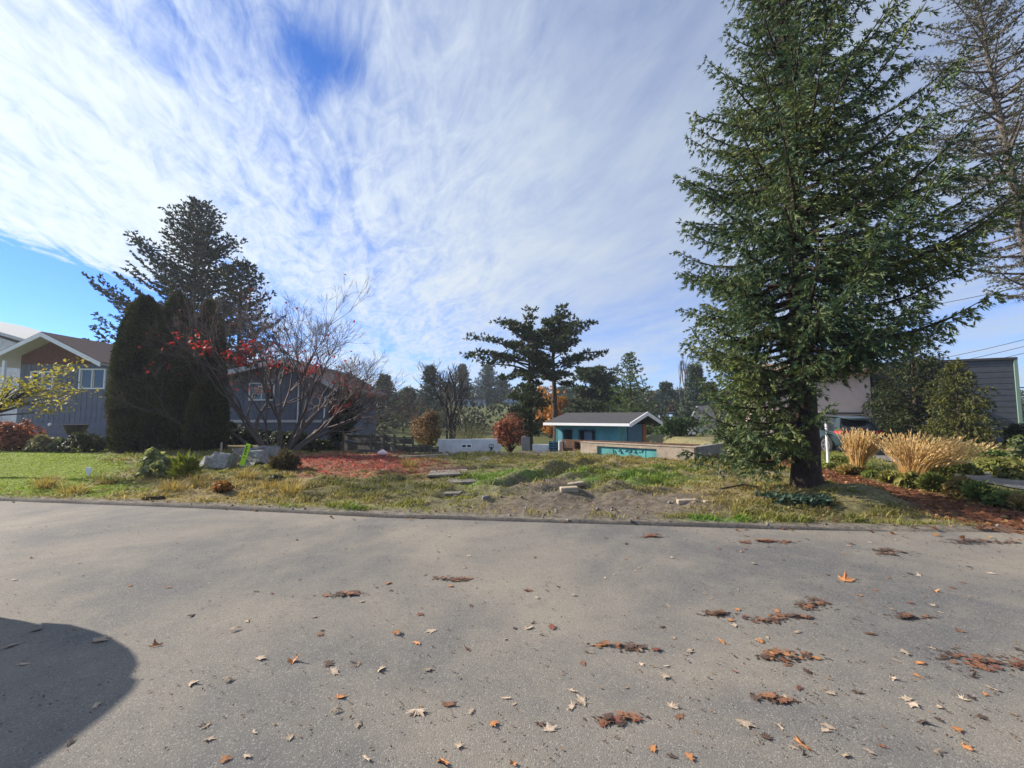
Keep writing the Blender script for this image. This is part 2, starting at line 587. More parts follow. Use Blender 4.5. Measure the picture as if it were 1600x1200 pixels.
def foliage(name, trans=0.3, rough=0.6, spec=0.25):
    if name in MATS:
        return MATS[name]
    m = bpy.data.materials.new(name); m.use_nodes = True
    t = NT(m.node_tree)
    out = t.n('ShaderNodeOutputMaterial')
    at = t.n('ShaderNodeAttribute', attribute_name='Col')
    p = t.n('ShaderNodeBsdfPrincipled', inp={'Roughness': rough, 'Specular IOR Level': spec})
    tr = t.n('ShaderNodeBsdfTranslucent')
    t.l(at.outputs['Color'], p.inputs['Base Color'])
    t.l(t.mix(1.0, at.outputs['Color'], (1.0, 1.05, 0.6, 1), 'MULTIPLY'), tr.inputs['Color'])
    mx = t.n('ShaderNodeMixShader', inp={0: trans})
    t.l(p.outputs[0], mx.inputs[1]); t.l(tr.outputs[0], mx.inputs[2])
    t.l(mx.outputs[0], out.inputs[0])
    MATS[name] = m
    return m


M_NEEDLE = foliage('needle_foliage', 0.22)
M_LEAF = foliage('leaf_foliage', 0.40)
M_BARK = mat('bark', (0.085, 0.058, 0.045), 0.95, noise=0.65, nscale=11, bump=1.0, bscale=26)
M_BARKG = mat('grey_bark', (0.15, 0.125, 0.11), 0.95, noise=0.5, nscale=14, bump=0.6, bscale=40)


def ground_material():
    m = bpy.data.materials.new('lot_ground'); m.use_nodes = True
    t = NT(m.node_tree)
    out = t.n('ShaderNodeOutputMaterial')
    at = t.n('ShaderNodeAttribute', attribute_name='Col')
    tcn = t.n('ShaderNodeTexCoord')
    n1 = t.noise(tcn.outputs['Object'], 9.0, 8, 0.7)
    n2 = t.noise(tcn.outputs['Object'], 60.0, 6, 0.7)
    c = t.mix(t.ramp(n1, 0.30, 0.72), (0.55, 0.52, 0.50, 1), (1.35, 1.33, 1.25, 1))
    c = t.mix(1.0, at.outputs['Color'], c, 'MULTIPLY')
    c = t.mix(t.math('MULTIPLY', t.ramp(n2, 0.55, 0.75), 0.45), c, (0.30, 0.25, 0.19, 1))
    p = t.n('ShaderNodeBsdfPrincipled', inp={'Roughness': 0.95, 'Specular IOR Level': 0.15})
    t.l(c, p.inputs['Base Color'])
    b = t.n('ShaderNodeBump', inp={'Strength': 0.9, 'Distance': 0.05})
    t.l(t.math('ADD', n1, t.math('MULTIPLY', n2, 0.4)), b.inputs['Height'])
    t.l(b.outputs[0], p.inputs['Normal'])
    t.l(p.outputs[0], out.inputs[0])
    return m


def asphalt_material(name, base=(0.208, 0.193, 0.171)):
    m = bpy.data.materials.new(name); m.use_nodes = True
    t = NT(m.node_tree)
    out = t.n('ShaderNodeOutputMaterial')
    tcn = t.n('ShaderNodeTexCoord')
    o = tcn.outputs['Object']
    vor = t.n('ShaderNodeTexVoronoi', feature='F1', inp={'Scale': 150.0, 'Randomness': 1.0})
    t.l(o, vor.inputs['Vector'])
    agg = t.n('ShaderNodeSeparateColor'); t.l(vor.outputs['Color'], agg.inputs[0])
    big = t.noise(o, 0.33, 5, 0.6, 0.4)
    mid = t.noise(o, 2.2, 6, 0.65, 0.3)
    fine = t.noise(o, 190.0, 3, 0.7)
    c = t.mix(t.ramp(big, 0.36, 0.64), (base[0] * 0.54, base[1] * 0.58, base[2] * 0.66, 1), (base[0] * 1.14, base[1] * 1.10, base[2] * 1.03, 1))
    c = t.mix(t.math('MULTIPLY', t.ramp(mid, 0.42, 0.72), 0.35), c, (base[0] * 1.25, base[1] * 1.2, base[2] * 1.08, 1))
    c = t.mix(t.math('MULTIPLY', t.ramp(t.noise(o, 5.0, 7, 0.7, 0.8), 0.60, 0.72), 0.28), c, (0.10, 0.085, 0.07, 1))
    c = t.mix(t.math('MULTIPLY', t.ramp(agg.outputs[0], 0.82, 0.95), 0.45), c, (0.36, 0.34, 0.31, 1))
    c = t.mix(t.math('MULTIPLY', t.ramp(agg.outputs[1], 0.80, 0.95), 0.42), c, (0.075, 0.07, 0.066, 1))
    c = t.mix(t.math('MULTIPLY', t.ramp(t.noise(o, 1.1, 7, 0.72, 1.2), 0.56, 0.72), 0.30), c, (0.10, 0.092, 0.085, 1))
    c = t.mix(t.math('MULTIPLY', t.ramp(t.noise(o, 11.0, 5, 0.7, 0.5), 0.60, 0.70), 0.35), c, (0.10, 0.088, 0.078, 1))
    pit = t.ramp(t.noise(o, 34.0, 2, 0.5), 0.67, 0.73)
    c = t.mix(t.math('MULTIPLY', pit, 0.8), c, (0.035, 0.033, 0.03, 1))
    c = t.mix(t.math('MULTIPLY', t.ramp(fine, 0.35, 0.65), 0.35), c, t.mix(1.0, c, (0.55, 0.55, 0.55, 1), 'MULTIPLY'))
    p = t.n('ShaderNodeBsdfPrincipled', inp={'Roughness': 0.88, 'Specular IOR Level': 0.25})
    t.l(c, p.inputs['Base Color'])
    b = t.n('ShaderNodeBump', inp={'Strength': 0.35, 'Distance': 0.006})
    h = t.math('ADD', t.math('MULTIPLY', vor.outputs['Distance'], -0.8), t.math('MULTIPLY', fine, 0.5))
    h = t.math('SUBTRACT', h, pit)
    t.l(h, b.inputs['Height']); t.l(b.outputs[0], p.inputs['Normal'])
    t.l(p.outputs[0], out.inputs[0])
    MATS[name] = m
    return m


M_ASPH = asphalt_material('asphalt')
M_ASPH2 = asphalt_material('drive_asphalt', (0.19, 0.185, 0.18))

# ------------------------------------------------------------------ ground sheet
def axis(dense0, dense1, step, lo, hi, grow=1.18):
    a = list(np.arange(dense0, dense1 + 1e-6, step))
    s, x = step, dense1
    while x < hi:
        s *= grow; x += s; a.append(x)
    s, x = step, dense0
    pre = []
    while x > lo:
        s *= grow; x -= s; pre.append(x)
    return np.array(pre[::-1] + a)


gx = axis(-15, 16, 0.12, -1500, 1500)
gy = axis(5.6, 19.0, 0.10, -600, 2500)
GX, GY = np.meshgrid(gx, gy)
GZ = gz(GX.ravel(), GY.ravel())
mk = masks(GX.ravel(), GY.ravel())
gcol = soil_col(mk)
fark = sstep(26, 45, GY.ravel())[:, None]
fcol = np.array([0.085, 0.10, 0.035])[None, :] * (0.6 + 0.8 * fbm(GX.ravel() * 0.05, GY.ravel() * 0.12, 9))[:, None]
gcol = gcol * (1 - fark) + fcol * fark
nx_, ny_ = len(gx), len(gy)
ii = np.arange(nx_ * ny_).reshape(ny_, nx_)
quads = np.stack([ii[:-1, :-1], ii[:-1, 1:], ii[1:, 1:], ii[1:, :-1]], -1).reshape(-1, 4)
M_GROUND = ground_material()
tag(link('ground', np_mesh('ground', np.stack([GX.ravel(), GY.ravel(), GZ], 1), quads, gcol, True), M_GROUND), kind='structure')

# road sheet
rx = np.concatenate([np.arange(-60, -16, 2.0), np.arange(-16, 14, 0.25), np.arange(14, 62, 2.0)])
rows = np.linspace(0, 1, 24)
near_y = -9.0
RV = np.array([(x, near_y + (edge_y(x) + (0.05 * (fbm(x * 3.0, x * 0.0 + 4.0, 2) - 0.5)) - near_y) * q, 0.0) for q in rows for x in rx], float)
ii = np.arange(len(rows) * len(rx)).reshape(len(rows), len(rx))
rq = np.stack([ii[:-1, :-1], ii[:-1, 1:], ii[1:, 1:], ii[1:, :-1]], -1).reshape(-1, 4)
tag(link('road', np_mesh('road', RV, rq, None, True), M_ASPH), kind='structure')

# low asphalt lip along the lot
M_KERB = mat('kerb_asphalt', (0.11, 0.10, 0.092), 0.95, noise=0.5, nscale=20, bump=0.8, bscale=60)
kx = np.arange(-15.5, 5.3, 0.12)
prof = [(-0.02, -0.03), (0.0, 0.018), (0.025, 0.036), (0.065, 0.038), (0.10, 0.025), (0.14, -0.04)]
KV = []
for x in kx:
    fade = min(1.0, (x + 15.5) / 0.8, (5.2 - x) / 1.2)
    wob = 0.03 * (fbm(np.array([x * 1.7]), np.array([3.0]), 6)[0] - 0.5)
    hh = (0.35 + 1.3 * fbm(np.array([x * 2.7]), np.array([9.0]), 7)[0]) * max(fade, 0.05)
    for (dy, dz) in prof:
        KV.append((x, edge_y(x) + dy + wob - 0.03, dz * hh if dz > 0 else dz))
ii = np.arange(len(KV)).reshape(len(kx), len(prof))
kq = np.stack([ii[:-1, :-1], ii[:-1, 1:], ii[1:, 1:], ii[1:, :-1]], -1).reshape(-1, 4)
tag(link('kerb', np_mesh('kerb', np.array(KV), kq[:, ::-1], None, True), M_KERB), kind='structure')

# paved drive on the right
def ribbon(name, pts, widths, m, lift):
    pts = np.array(pts, float)
    n = 60
    tt = np.linspace(0, len(pts) - 1, n)
    P = np.stack([np.interp(tt, range(len(pts)), pts[:, k]) for k in (0, 1)], 1)
    for _ in range(6):
        P[1:-1] = (P[:-2] + P[1:-1] * 2 + P[2:]) / 4
    W = np.interp(tt, range(len(pts)), widths)
    T = unit(np.gradient(P, axis=0)); Nn = np.stack([-T[:, 1], T[:, 0]], 1)
    across = np.linspace(-1, 1, 9)
    V = []
    for i in range(n):
        for a in across:
            q = P[i] + Nn[i] * W[i] * a * (1 + 0.05 * math.sin(i * 1.3))
            V.append((q[0], q[1], 0.0))
    V = np.array(V)
    V[:, 2] = gz(V[:, 0], V[:, 1]) + lift
    ii = np.arange(len(V)).reshape(n, 9)
    q = np.stack([ii[:-1, :-1], ii[:-1, 1:], ii[1:, 1:], ii[1:, :-1]], -1).reshape(-1, 4)
    return tag(link(name, np_mesh(name, V, q, None, True), m), kind='structure')


ribbon('driveway', [(14.6, 27.0), (14.9, 20.0), (13.2, 14.5), (11.6, 11.5), (11.1, 9.5), (11.6, 8.0), (13.5, 6.8), (18.0, 6.3)], [2.4, 2.1, 1.2, 0.85, 0.8, 0.9, 1.2, 1.5], M_ASPH2, 0.035)

# ------------------------------------------------------------------ trees
UP = np.array([0, 0, 1.0])


def trunk_mesh(name, H, r0, r1, lean=(0, 0), flare=1.22, sides=14, seed=0, wob=0.04):
    rng = np.random.default_rng(seed)
    k = 22
    tt = np.linspace(0, 1, k) ** 1.25
    z = tt * H - 0.12
    rad = r0 * (1 - tt) + r1 * tt
    rad = rad * (1 + (flare - 1) * np.exp(-tt * H / 0.35))
    cx = lean[0] * tt + wob * np.cumsum(rng.normal(0, 0.35, k)) * 0.4
    cy = lean[1] * tt + wob * np.cumsum(rng.normal(0, 0.35, k)) * 0.4
    cx -= cx[0]; cy -= cy[0]
    a = np.arange(sides) * 2 * math.pi / sides
    lump = 1 + 0.10 * rng.normal(size=(k, sides)) * np.exp(-tt * 2)[:, None]
    V = np.stack([cx[:, None] + np.cos(a) * rad[:, None] * lump, cy[:, None] + np.sin(a) * rad[:, None] * lump, np.repeat(z[:, None], sides, 1)], -1).reshape(-1, 3)
    idx = np.arange(k * sides).reshape(k, sides); nxt = np.roll(idx, -1, 1)
    Q = np.stack([idx[:-1], nxt[:-1], nxt[1:], idx[1:]], -1).reshape(-1, 4)
    path = lambda zz: (np.interp(zz, z, cx), np.interp(zz, z, cy))
    return np_mesh(name, V, Q, None, True), path


def conifer(name, base, H, prof, label, nb=120, h0=0.1, r0=0.25, seed=1, spacing=0.11, sp_len=0.15, sp_w=0.045,
            blades=4, lat=0.34, cols=((0.03, 0.06, 0.025), (0.07, 0.10, 0.03)), inner=0.28, el=(-18, 40), curve=0.25,
            droop=0.25, group=None, cat='tree', bark=None, twig=True, low=None, lean=(0, 0), gaps=0.0, dead=0, tipcol=None, lift=0.0, qpow=0.92, spread=0.75):
    """prof(hfrac, azimuth) -> branch reach in metres"""
    rng = np.random.default_rng(seed)
    root = thing(name, base, label, cat, group)
    tm, path = trunk_mesh('trunk', H, r0, r0 * 0.06, lean, seed=seed)
    link('trunk', tm, bark or M_BARK, root)
    bp, br, SP, SD = [], [], [], []
    lp, lr = [], []
    for i in range(nb):
        q = (i + rng.random()) / nb
        hf = h0 + (1 - h0) * q ** qpow
        az = i * 2.39996 + rng.normal(0, 0.25)
        L = prof(hf, az) * rng.uniform(0.72, 1.06)
        if rng.random() < gaps:
            L *= rng.uniform(0.3, 0.6)
        if L < 0.12:
            continue
        e0 = R(el[0] + (el[1] - el[0]) * hf ** 1.2 + rng.normal(0, 6))
        cv = curve * (1 - 0.5 * hf) * rng.uniform(0.6, 1.3)
        t = np.linspace(0, 1, 7)
        rr = L * t * math.cos(e0)
        zz = L * (math.sin(e0) * t - 0.45 * cv * np.sin(t * math.pi) * 0.6 + cv * t ** 3 * 0.7)
        saz = az + 0.12 * rng.normal() * t
        x0, y0 = path(hf * H)
        pts = np.stack([x0 + rr * np.cos(saz), y0 + rr * np.sin(saz), hf * H + zz], 1)
        if low is not None:
            pts[:, 2] = np.maximum(pts[:, 2], low(az) + 0.15 * t)
        bp.append(pts); br.append(np.linspace(max(0.012, 0.016 * L + r0 * 0.05), 0.004 + 0.01 * sp_len, 7) * (0.7 + r0))
        n = max(3, int(L * (1 - inner) / spacing))
        ts = np.linspace(inner + 0.05 * rng.random(), 1.0, n)
        cpt = np.stack([np.interp(ts, t, pts[:, k]) for k in range(3)], 1)
        dpt = unit(np.stack([np.interp(ts, t, np.gradient(pts[:, k])) for k in range(3)], 1))
        SP.append(cpt + rng.normal(0, sp_len * 0.15, cpt.shape)); SD.append(dpt + 0.3 * rng.normal(size=cpt.shape))
        side = unit(np.cross(dpt, UP))
        for sg in (-1, 1):
            ll = np.minimum(lat * L * (1.08 - ts) + spacing * 1.3, lat * 2.6) * rng.uniform(0.55, 1.15, n)
            ld = unit(dpt * rng.uniform(0.5, 0.9, (n, 1)) + sg * side * rng.uniform(0.6, 1.0, (n, 1)) - UP * droop * rng.uniform(0.2, 1.6, (n, 1)) + 0.12 * rng.normal(size=(n, 3)))
            m = np.maximum(1, np.ceil(ll / spacing)).astype(int)
            mx = m.max()
            for j in range(mx):
                ok = m > j
                f = ((j + rng.uniform(0.3, 1.0, n)) / m)
                p = cpt + ld * (ll * f)[:, None] - UP * (droop * 0.5 * ll * f ** 2)[:, None]
                SP.append(p[ok]); SD.append((ld + 0.25 * rng.normal(size=ld.shape) - UP * droop * 0.4)[ok])
            if twig:
                e = cpt + ld * ll[:, None] * 0.85 - UP * (droop * 0.4 * ll)[:, None]
                lp.append(np.stack([cpt, e], 1)[::2])
                lr.append(np.repeat(np.array([[0.007, 0.002]]) * (0.6 + r0 * 1.5), n, 0)[::2])
    V, Q = tubes_np(np.array(bp), np.array(br), 5)
    if twig:
        V2, Q2 = tubes_np(np.concatenate(lp), np.concatenate(lr), 3)
        Q = np.concatenate([Q, Q2 + len(V)]); V = np.concatenate([V, V2])
    if dead:
        # bare hanging twiglets in the inner crown
        k = rng.integers(0, len(bp), dead)
        tpos = rng.uniform(0.08, 0.65, dead)
        B = np.array(bp)
        f = tpos * 6; i0 = np.minimum(f.astype(int), 5); fr = (f - i0)[:, None]
        s0 = B[k, i0] * (1 - fr) + B[k, i0 + 1] * fr
        d0 = unit(np.stack([rng.normal(size=dead), rng.normal(size=dead), -np.abs(rng.normal(1.2, 0.5, dead))], 1))
        ln = rng.uniform(0.15, 0.5, dead)[:, None]
        e = s0 + d0 * ln
        V2, Q2 = tubes_np(np.stack([s0, e], 1), np.repeat(np.array([[0.005, 0.002]]), dead, 0), 3)
        Q = np.concatenate([Q, Q2 + len(V)]); V = np.concatenate([V, V2])
    link('limb_work', np_mesh('limb_work', V, Q, None, True), bark or M_BARK, root)
    P, D = np.concatenate(SP), np.concatenate(SD)
    N = len(P)
    c0, c1 = np.array(cols[0]), np.array(cols[1])
    f = np.clip(0.15 + 0.9 * (fbm(P[:, 0] * 0.9 + P[:, 2] * 0.7, P[:, 1] * 0.9 - P[:, 2] * 0.4, seed) - 0.25) + 0.25 * rng.normal(size=N) * 0.6, 0, 1)
    colr = c0 * (1 - f[:, None]) + c1 * f[:, None]
    V, Q, C = sprigs(P, D + UP * lift, np.full(N, sp_len) * rng.uniform(0.7, 1.25, N), np.full(N, sp_w), rng, blades, spread, colr)
    link('crown', np_mesh('crown', V, Q, C), M_NEEDLE, root)
    return root


# ---- the big spruce by the road
SPR_H = 15.8


def spruce_prof(hf, az):
    h = hf * SPR_H
    c, sn = math.cos(az), math.sin(az)    # c: +1 = right, -1 = left; sn: -1 = towards the road
    left = np.interp(h, [0.7, 1.6, 2.6, 5.0, 8.0, 11.0, 13.5, SPR_H], [2.2, 2.3, 2.2, 2.4, 1.75, 1.15, 0.65, 0.1])
    right = np.interp(h, [0.7, 1.9, 2.6, 3.4, 4.6, 6.0, 8.0, 10.0, 12.0, 14.0, SPR_H], [0.0, 0.0, 2.0, 3.2, 3.6, 3.0, 2.15, 1.45, 0.95, 0.5, 0.1])
    f = 0.5 + 0.5 * c
    r = left * (1 - f) + right * f
    if h < 2.6:
        if c > -0.25:
            r *= max(0.0, (h - 2.0) / 0.6)
        elif sn < -0.75:
            r *= 0.75
    return float(r)


def spruce_low(az):
    return 0.42 + 1.3 * max(0.0, math.cos(az) + 0.3)


conifer('spruce_tree', (TREE_X, TREE_Y, g1(TREE_X, TREE_Y)), SPR_H, spruce_prof,
        'huge dark green spruce on the grassy mound at the road edge', nb=430, h0=0.055, r0=0.25, seed=13, spacing=0.088,
        sp_len=0.135, sp_w=0.022, blades=6, lat=0.30, inner=0.28, el=(-14, 46), curve=0.32, droop=0.62,
        cols=((0.036, 0.080, 0.050), (0.18, 0.205, 0.05)), gaps=0.18, dead=5000, low=spruce_low, qpow=1.30, spread=0.6, bark=mat('spruce_bark', (0.055, 0.038, 0.031), 0.95, noise=0.6, nscale=13, bump=1.0, bscale=30))

# ---- thin old spruce at the right border
pb = PY(1668, 700, 15.5)
conifer('old_spruce_tree', (pb[0], pb[1], g1(pb[0], pb[1])), 18.6,
        lambda hf, az: float(np.interp(hf, [0.15, 0.35, 0.6, 0.85, 1.0], [1.6, 2.9, 3.0, 2.0, 0.4])),
        'thin old grey-green conifer with sparse branches at the right border', nb=165, h0=0.3, r0=0.25, seed=23, spacing=0.13,
        sp_len=0.13, sp_w=0.032, blades=5, lat=0.30, inner=0.30, el=(-6, 34), curve=0.22, droop=0.18,
        cols=((0.10, 0.11, 0.085), (0.16, 0.155, 0.10)), gaps=0.25, dead=3500, lean=(-2.0, 0), bark=M_BARKG)

# ---- yellowish cedar right of the spruce
pb = np.array([16.55, 16.2, g1(16.55, 16.2)])
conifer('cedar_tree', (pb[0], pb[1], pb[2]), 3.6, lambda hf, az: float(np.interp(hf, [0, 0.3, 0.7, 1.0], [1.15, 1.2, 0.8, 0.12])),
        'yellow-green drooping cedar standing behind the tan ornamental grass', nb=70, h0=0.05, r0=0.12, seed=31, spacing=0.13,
        sp_len=0.16, sp_w=0.035, blades=6, lat=0.4, inner=0.2, el=(8, 30), curve=-0.25, droop=0.8,
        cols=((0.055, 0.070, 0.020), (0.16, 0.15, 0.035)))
pb2 = PG(1405, 690)
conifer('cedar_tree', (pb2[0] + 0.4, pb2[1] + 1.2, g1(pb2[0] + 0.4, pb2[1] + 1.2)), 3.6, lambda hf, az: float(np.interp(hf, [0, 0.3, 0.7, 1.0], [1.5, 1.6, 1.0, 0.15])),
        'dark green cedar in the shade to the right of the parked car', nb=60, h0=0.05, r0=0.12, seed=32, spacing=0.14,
        sp_len=0.16, sp_w=0.038, blades=6, lat=0.4, inner=0.2, el=(8, 30), curve=-0.25, droop=0.8,
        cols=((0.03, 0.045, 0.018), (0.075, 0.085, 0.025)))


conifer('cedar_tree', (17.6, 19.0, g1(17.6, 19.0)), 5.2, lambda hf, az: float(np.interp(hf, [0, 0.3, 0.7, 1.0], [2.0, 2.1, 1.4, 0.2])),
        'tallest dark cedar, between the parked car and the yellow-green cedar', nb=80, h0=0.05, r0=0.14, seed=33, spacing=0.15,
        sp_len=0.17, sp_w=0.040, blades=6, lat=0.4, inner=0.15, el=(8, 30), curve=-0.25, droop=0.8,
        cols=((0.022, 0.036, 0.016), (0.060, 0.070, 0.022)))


# ---- firs behind the grey houses
def base_at(u, Y):
    x = (u - CX) / F_PX * Y
    return (x, Y, g1(x, Y))


def height_for(u, v, Y):
    return PY(u, v, Y)[2] - g1((u - CX) / F_PX * Y, Y)


Yf = 36.0
conifer('fir_tree', base_at(293, Yf), height_for(293, 316, Yf), lambda hf, az: float(np.interp(hf, [0.2, 0.4, 0.52, 0.6, 0.75, 0.9, 1.0], [5.6, 6.6, 5.6, 5.2, 3.9, 2.0, 0.2])) * (1 + 0.25 * max(0, -math.cos(az)) * (1 if hf < 0.55 else 0)),
        'tall dark fir towering behind the clipped cypresses', nb=165, h0=0.2, r0=0.42, seed=41, spacing=0.27, sp_len=0.33,
        sp_w=0.12, blades=4, lat=0.28, inner=0.16, el=(-4, 38), curve=0.3, droop=0.12, cols=((0.016, 0.026, 0.022), (0.035, 0.048, 0.03)), gaps=0.15)
conifer('fir_tree', base_at(369, 33), height_for(369, 414, 33), lambda hf, az: float(np.interp(hf, [0.2, 0.5, 0.8, 1.0], [2.8, 3.2, 2.2, 0.4])),
        'smaller dark fir leaning against the tall fir above the bare maple', nb=70, h0=0.25, r0=0.28, seed=42, spacing=0.30, sp_len=0.34,
        sp_w=0.12, blades=4, lat=0.30, inner=0.2, el=(0, 35), curve=0.3, droop=0.1, cols=((0.018, 0.028, 0.022), (0.045, 0.055, 0.03)), gaps=0.2)


# ---- clipped cypresses
def cypress(u0, u1, vtop, Y, label, seed, n=10500, cols=((0.020, 0.028, 0.013), (0.075, 0.08, 0.025))):
    rng = np.random.default_rng(seed)
    uc = (u0 + u1) / 2
    b = base_at(uc, Y)
    Rm = (u1 - u0) / 2 / F_PX * Y
    H = height_for(uc, vtop, Y)
    root = thing('cypress_tree', b, label, 'tree', 'clipped cypresses beside the grey house')
    rp = lambda t: Rm * np.clip(np.interp(t, [0, 0.06, 0.25, 0.55, 0.8, 0.92, 1.0], [0.78, 0.9, 1.0, 0.93, 0.70, 0.45, 0.06]), 0.03, 2)
    t = rng.random(n) ** 0.92
    a = rng.random(n) * 2 * math.pi
    lump = 0.86 + 0.28 * fbm(a * 2.2 + 3, t * H * 1.1, seed)
    rr = rp(t) * lump * rng.uniform(0.9, 1.03, n)
    P = np.stack([rr * np.cos(a), rr * np.sin(a), t * H], 1)
    D = np.stack([np.cos(a) * 0.7, np.sin(a) * 0.7, np.full(n, 0.9)], 1) + 0.3 * rng.normal(size=(n, 3))
    f = np.clip(fbm(a * 1.5, t * H * 1.3, seed + 3) * 1.4 - 0.35, 0, 1)[:, None]
    colr = np.array(cols[0]) * (1 - f) + np.array(cols[1]) * f
    brown = (fbm(a * 1.1 + 9, t * H * 0.7, seed + 5) > 0.66)[:, None] * (rng.random((n, 1)) < 0.7)
    colr = np.where(brown, np.array([0.065, 0.04, 0.025]), colr)
    V, Q, C = sprigs(P, D, np.full(n, 0.20), np.full(n, 0.075), rng, 3, 0.6, colr)
    link('crown', np_mesh('crown', V, Q, C), M_NEEDLE, root)
    # twiggy inside
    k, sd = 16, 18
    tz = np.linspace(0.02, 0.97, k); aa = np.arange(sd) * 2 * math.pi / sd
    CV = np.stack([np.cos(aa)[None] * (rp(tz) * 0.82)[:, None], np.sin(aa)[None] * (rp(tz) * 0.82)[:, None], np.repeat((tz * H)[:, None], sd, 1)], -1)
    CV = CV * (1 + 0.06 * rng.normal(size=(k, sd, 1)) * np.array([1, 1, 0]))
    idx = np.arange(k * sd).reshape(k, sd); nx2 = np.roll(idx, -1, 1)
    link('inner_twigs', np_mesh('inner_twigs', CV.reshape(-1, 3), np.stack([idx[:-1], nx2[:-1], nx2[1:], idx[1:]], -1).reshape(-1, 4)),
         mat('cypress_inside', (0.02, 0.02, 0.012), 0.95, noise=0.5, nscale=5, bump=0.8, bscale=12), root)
    tm, _ = trunk_mesh('trunk', H * 0.9, 0.11, 0.02, seed=seed)
    link('trunk', tm, M_BARK, root)
    return root


cypress(184, 252, 466, 17.2, 'broad front cypress reaching the ground right beside the grey gable', 51, 13000)
cypress(240, 302, 462, 19.0, 'middle cypress with sunlit left edge behind the broad front one', 52)
cypress(298, 345, 474, 18.6, 'narrow dark cypress nearest the bare maple', 53)
cypress(232, 275, 500, 20.0, 'short cypress mostly hidden between the broad and the middle cypress', 54, 7000)
cypress(258, 318, 552, 18.0, 'dark blunt cypress filling the gap under the bare maple branches', 55, 8000)
cypress(300, 352, 596, 17.6, 'lowest dark cypress right behind the boulders', 56, 7000)


# ---- two pines behind the red bush, and other pines
def pine(u, v_top, Y, label, seed, r0=0.3, crown_from=0.42, reach=4.2, nb=46, skew=0.0, sp=0.36, cols=((0.028, 0.046, 0.028), (0.065, 0.085, 0.036)), cl=1.0, group=None, name='pine_tree'):
    rng = np.random.default_rng(seed)
    b = base_at(u, Y); H = height_for(u, v_top, Y)
    root = thing(name, b, label, 'tree', group)
    tm, path = trunk_mesh('trunk', H, r0, r0 * 0.15, (rng.normal() * 0.3, 0), seed=seed, wob=0.10)
    link('trunk', tm, M_BARK, root)
    bp, br, SP, SD = [], [], [], []
    for i in range(nb):
        hf = crown_from + (0.985 - crown_from) * ((i + rng.random()) / nb)
        az = i * 2.4 + rng.normal() * 0.4
        q = (hf - crown_from) / (1 - crown_from)
        L = reach * np.interp(q, [0, 0.25, 0.6, 0.85, 1], [0.55, 1.0, 0.9, 0.62, 0.2]) * rng.uniform(0.45, 1.1)
        L *= 1 + skew * math.cos(az)
        el = R(rng.normal(6 + 28 * q, 11))
        t = np.linspace(0, 1, 7)
        x0, y0 = path(hf * H)
        bend = rng.normal(0, 0.10) * L
        rr = L * t * math.cos(el)
        zz = L * (math.sin(el) * t + 0.10 * np.sin(t * 4 + rng.random() * 3) * t)
        pts = np.stack([x0 + rr * math.cos(az) - bend * np.sin(t * 3) * math.sin(az), y0 + rr * math.sin(az) + bend * np.sin(t * 3) * math.cos(az), hf * H + zz], 1)
        bp.append(pts); br.append(np.linspace(0.02 + 0.014 * L, 0.012, 7))
        for ts in np.arange(rng.uniform(0.30, 0.5), 1.03, 0.16 if L > 1.2 else 0.3):
            ts = min(ts, 1.0)
            c = np.array([np.interp(ts, t, pts[:, k]) for k in range(3)])
            m = rng.integers(16, 30)
            rad = rng.uniform(0.35, 0.62) * (0.55 + 0.1 * L) * cl
            off = rng.normal(size=(m, 3)) * np.array([rad, rad, rad * 0.34]) * 0.72
            SP.append(c + off + UP * 0.12); SD.append(unit(off) + UP * 0.5 + 0.4 * rng.normal(size=(m, 3)))
    V, Q = tubes_np(np.array(bp), np.array(br), 5)
    link('limb_work', np_mesh('limb_work', V, Q, None, True), M_BARK, root)
    P, D = np.concatenate(SP), np.concatenate(SD); N = len(P)
    f = rng.random((N, 1))
    colr = np.array(cols[0]) * (1 - f) + np.array(cols[1]) * f
    V, Q, C = sprigs(P, D, np.full(N, sp), np.full(N, sp * 0.34), rng, 4, 0.8, colr)
    link('crown', np_mesh('crown', V, Q, C), M_NEEDLE, root)
    return root


pine(829, 520, 35, 'left of two tall pines, leaning limbs reaching left above the red bush', 61, r0=0.27, crown_from=0.58, reach=3.6, skew=-0.55, nb=32, cl=0.66)
pine(871, 503, 37, 'right of two tall pines, its flat crown highest above the teal garage', 62, r0=0.33, crown_from=0.52, reach=4.0, nb=40, cl=0.74, skew=0.1)
pine(822, 606, 33, 'low bushy green pine hanging in front of the left tall pine trunk', 63, r0=0.16, crown_from=0.25, reach=1.5, nb=26, sp=0.28, cols=((0.03, 0.05, 0.022), (0.075, 0.09, 0.03)))
pine(928, 582, 52, 'broad dark pine between the tall pines and the deodar', 64, r0=0.3, crown_from=0.15, reach=4.4, nb=60, sp=0.5)

conifer('deodar_tree', base_at(985, 44), height_for(985, 549, 44), lambda hf, az: float(np.interp(hf, [0.05, 0.35, 0.7, 1.0], [3.4, 2.9, 1.4, 0.1])),
        'fresh green conical deodar rising behind the teal garage roof', nb=84, h0=0.12, r0=0.2, seed=71, spacing=0.30, sp_len=0.30, sp_w=0.10, blades=4,
        lat=0.20, inner=0.05, el=(2, 14), curve=0.10, droop=0.15, cols=((0.05, 0.085, 0.03), (0.11, 0.15, 0.045)), twig=False)

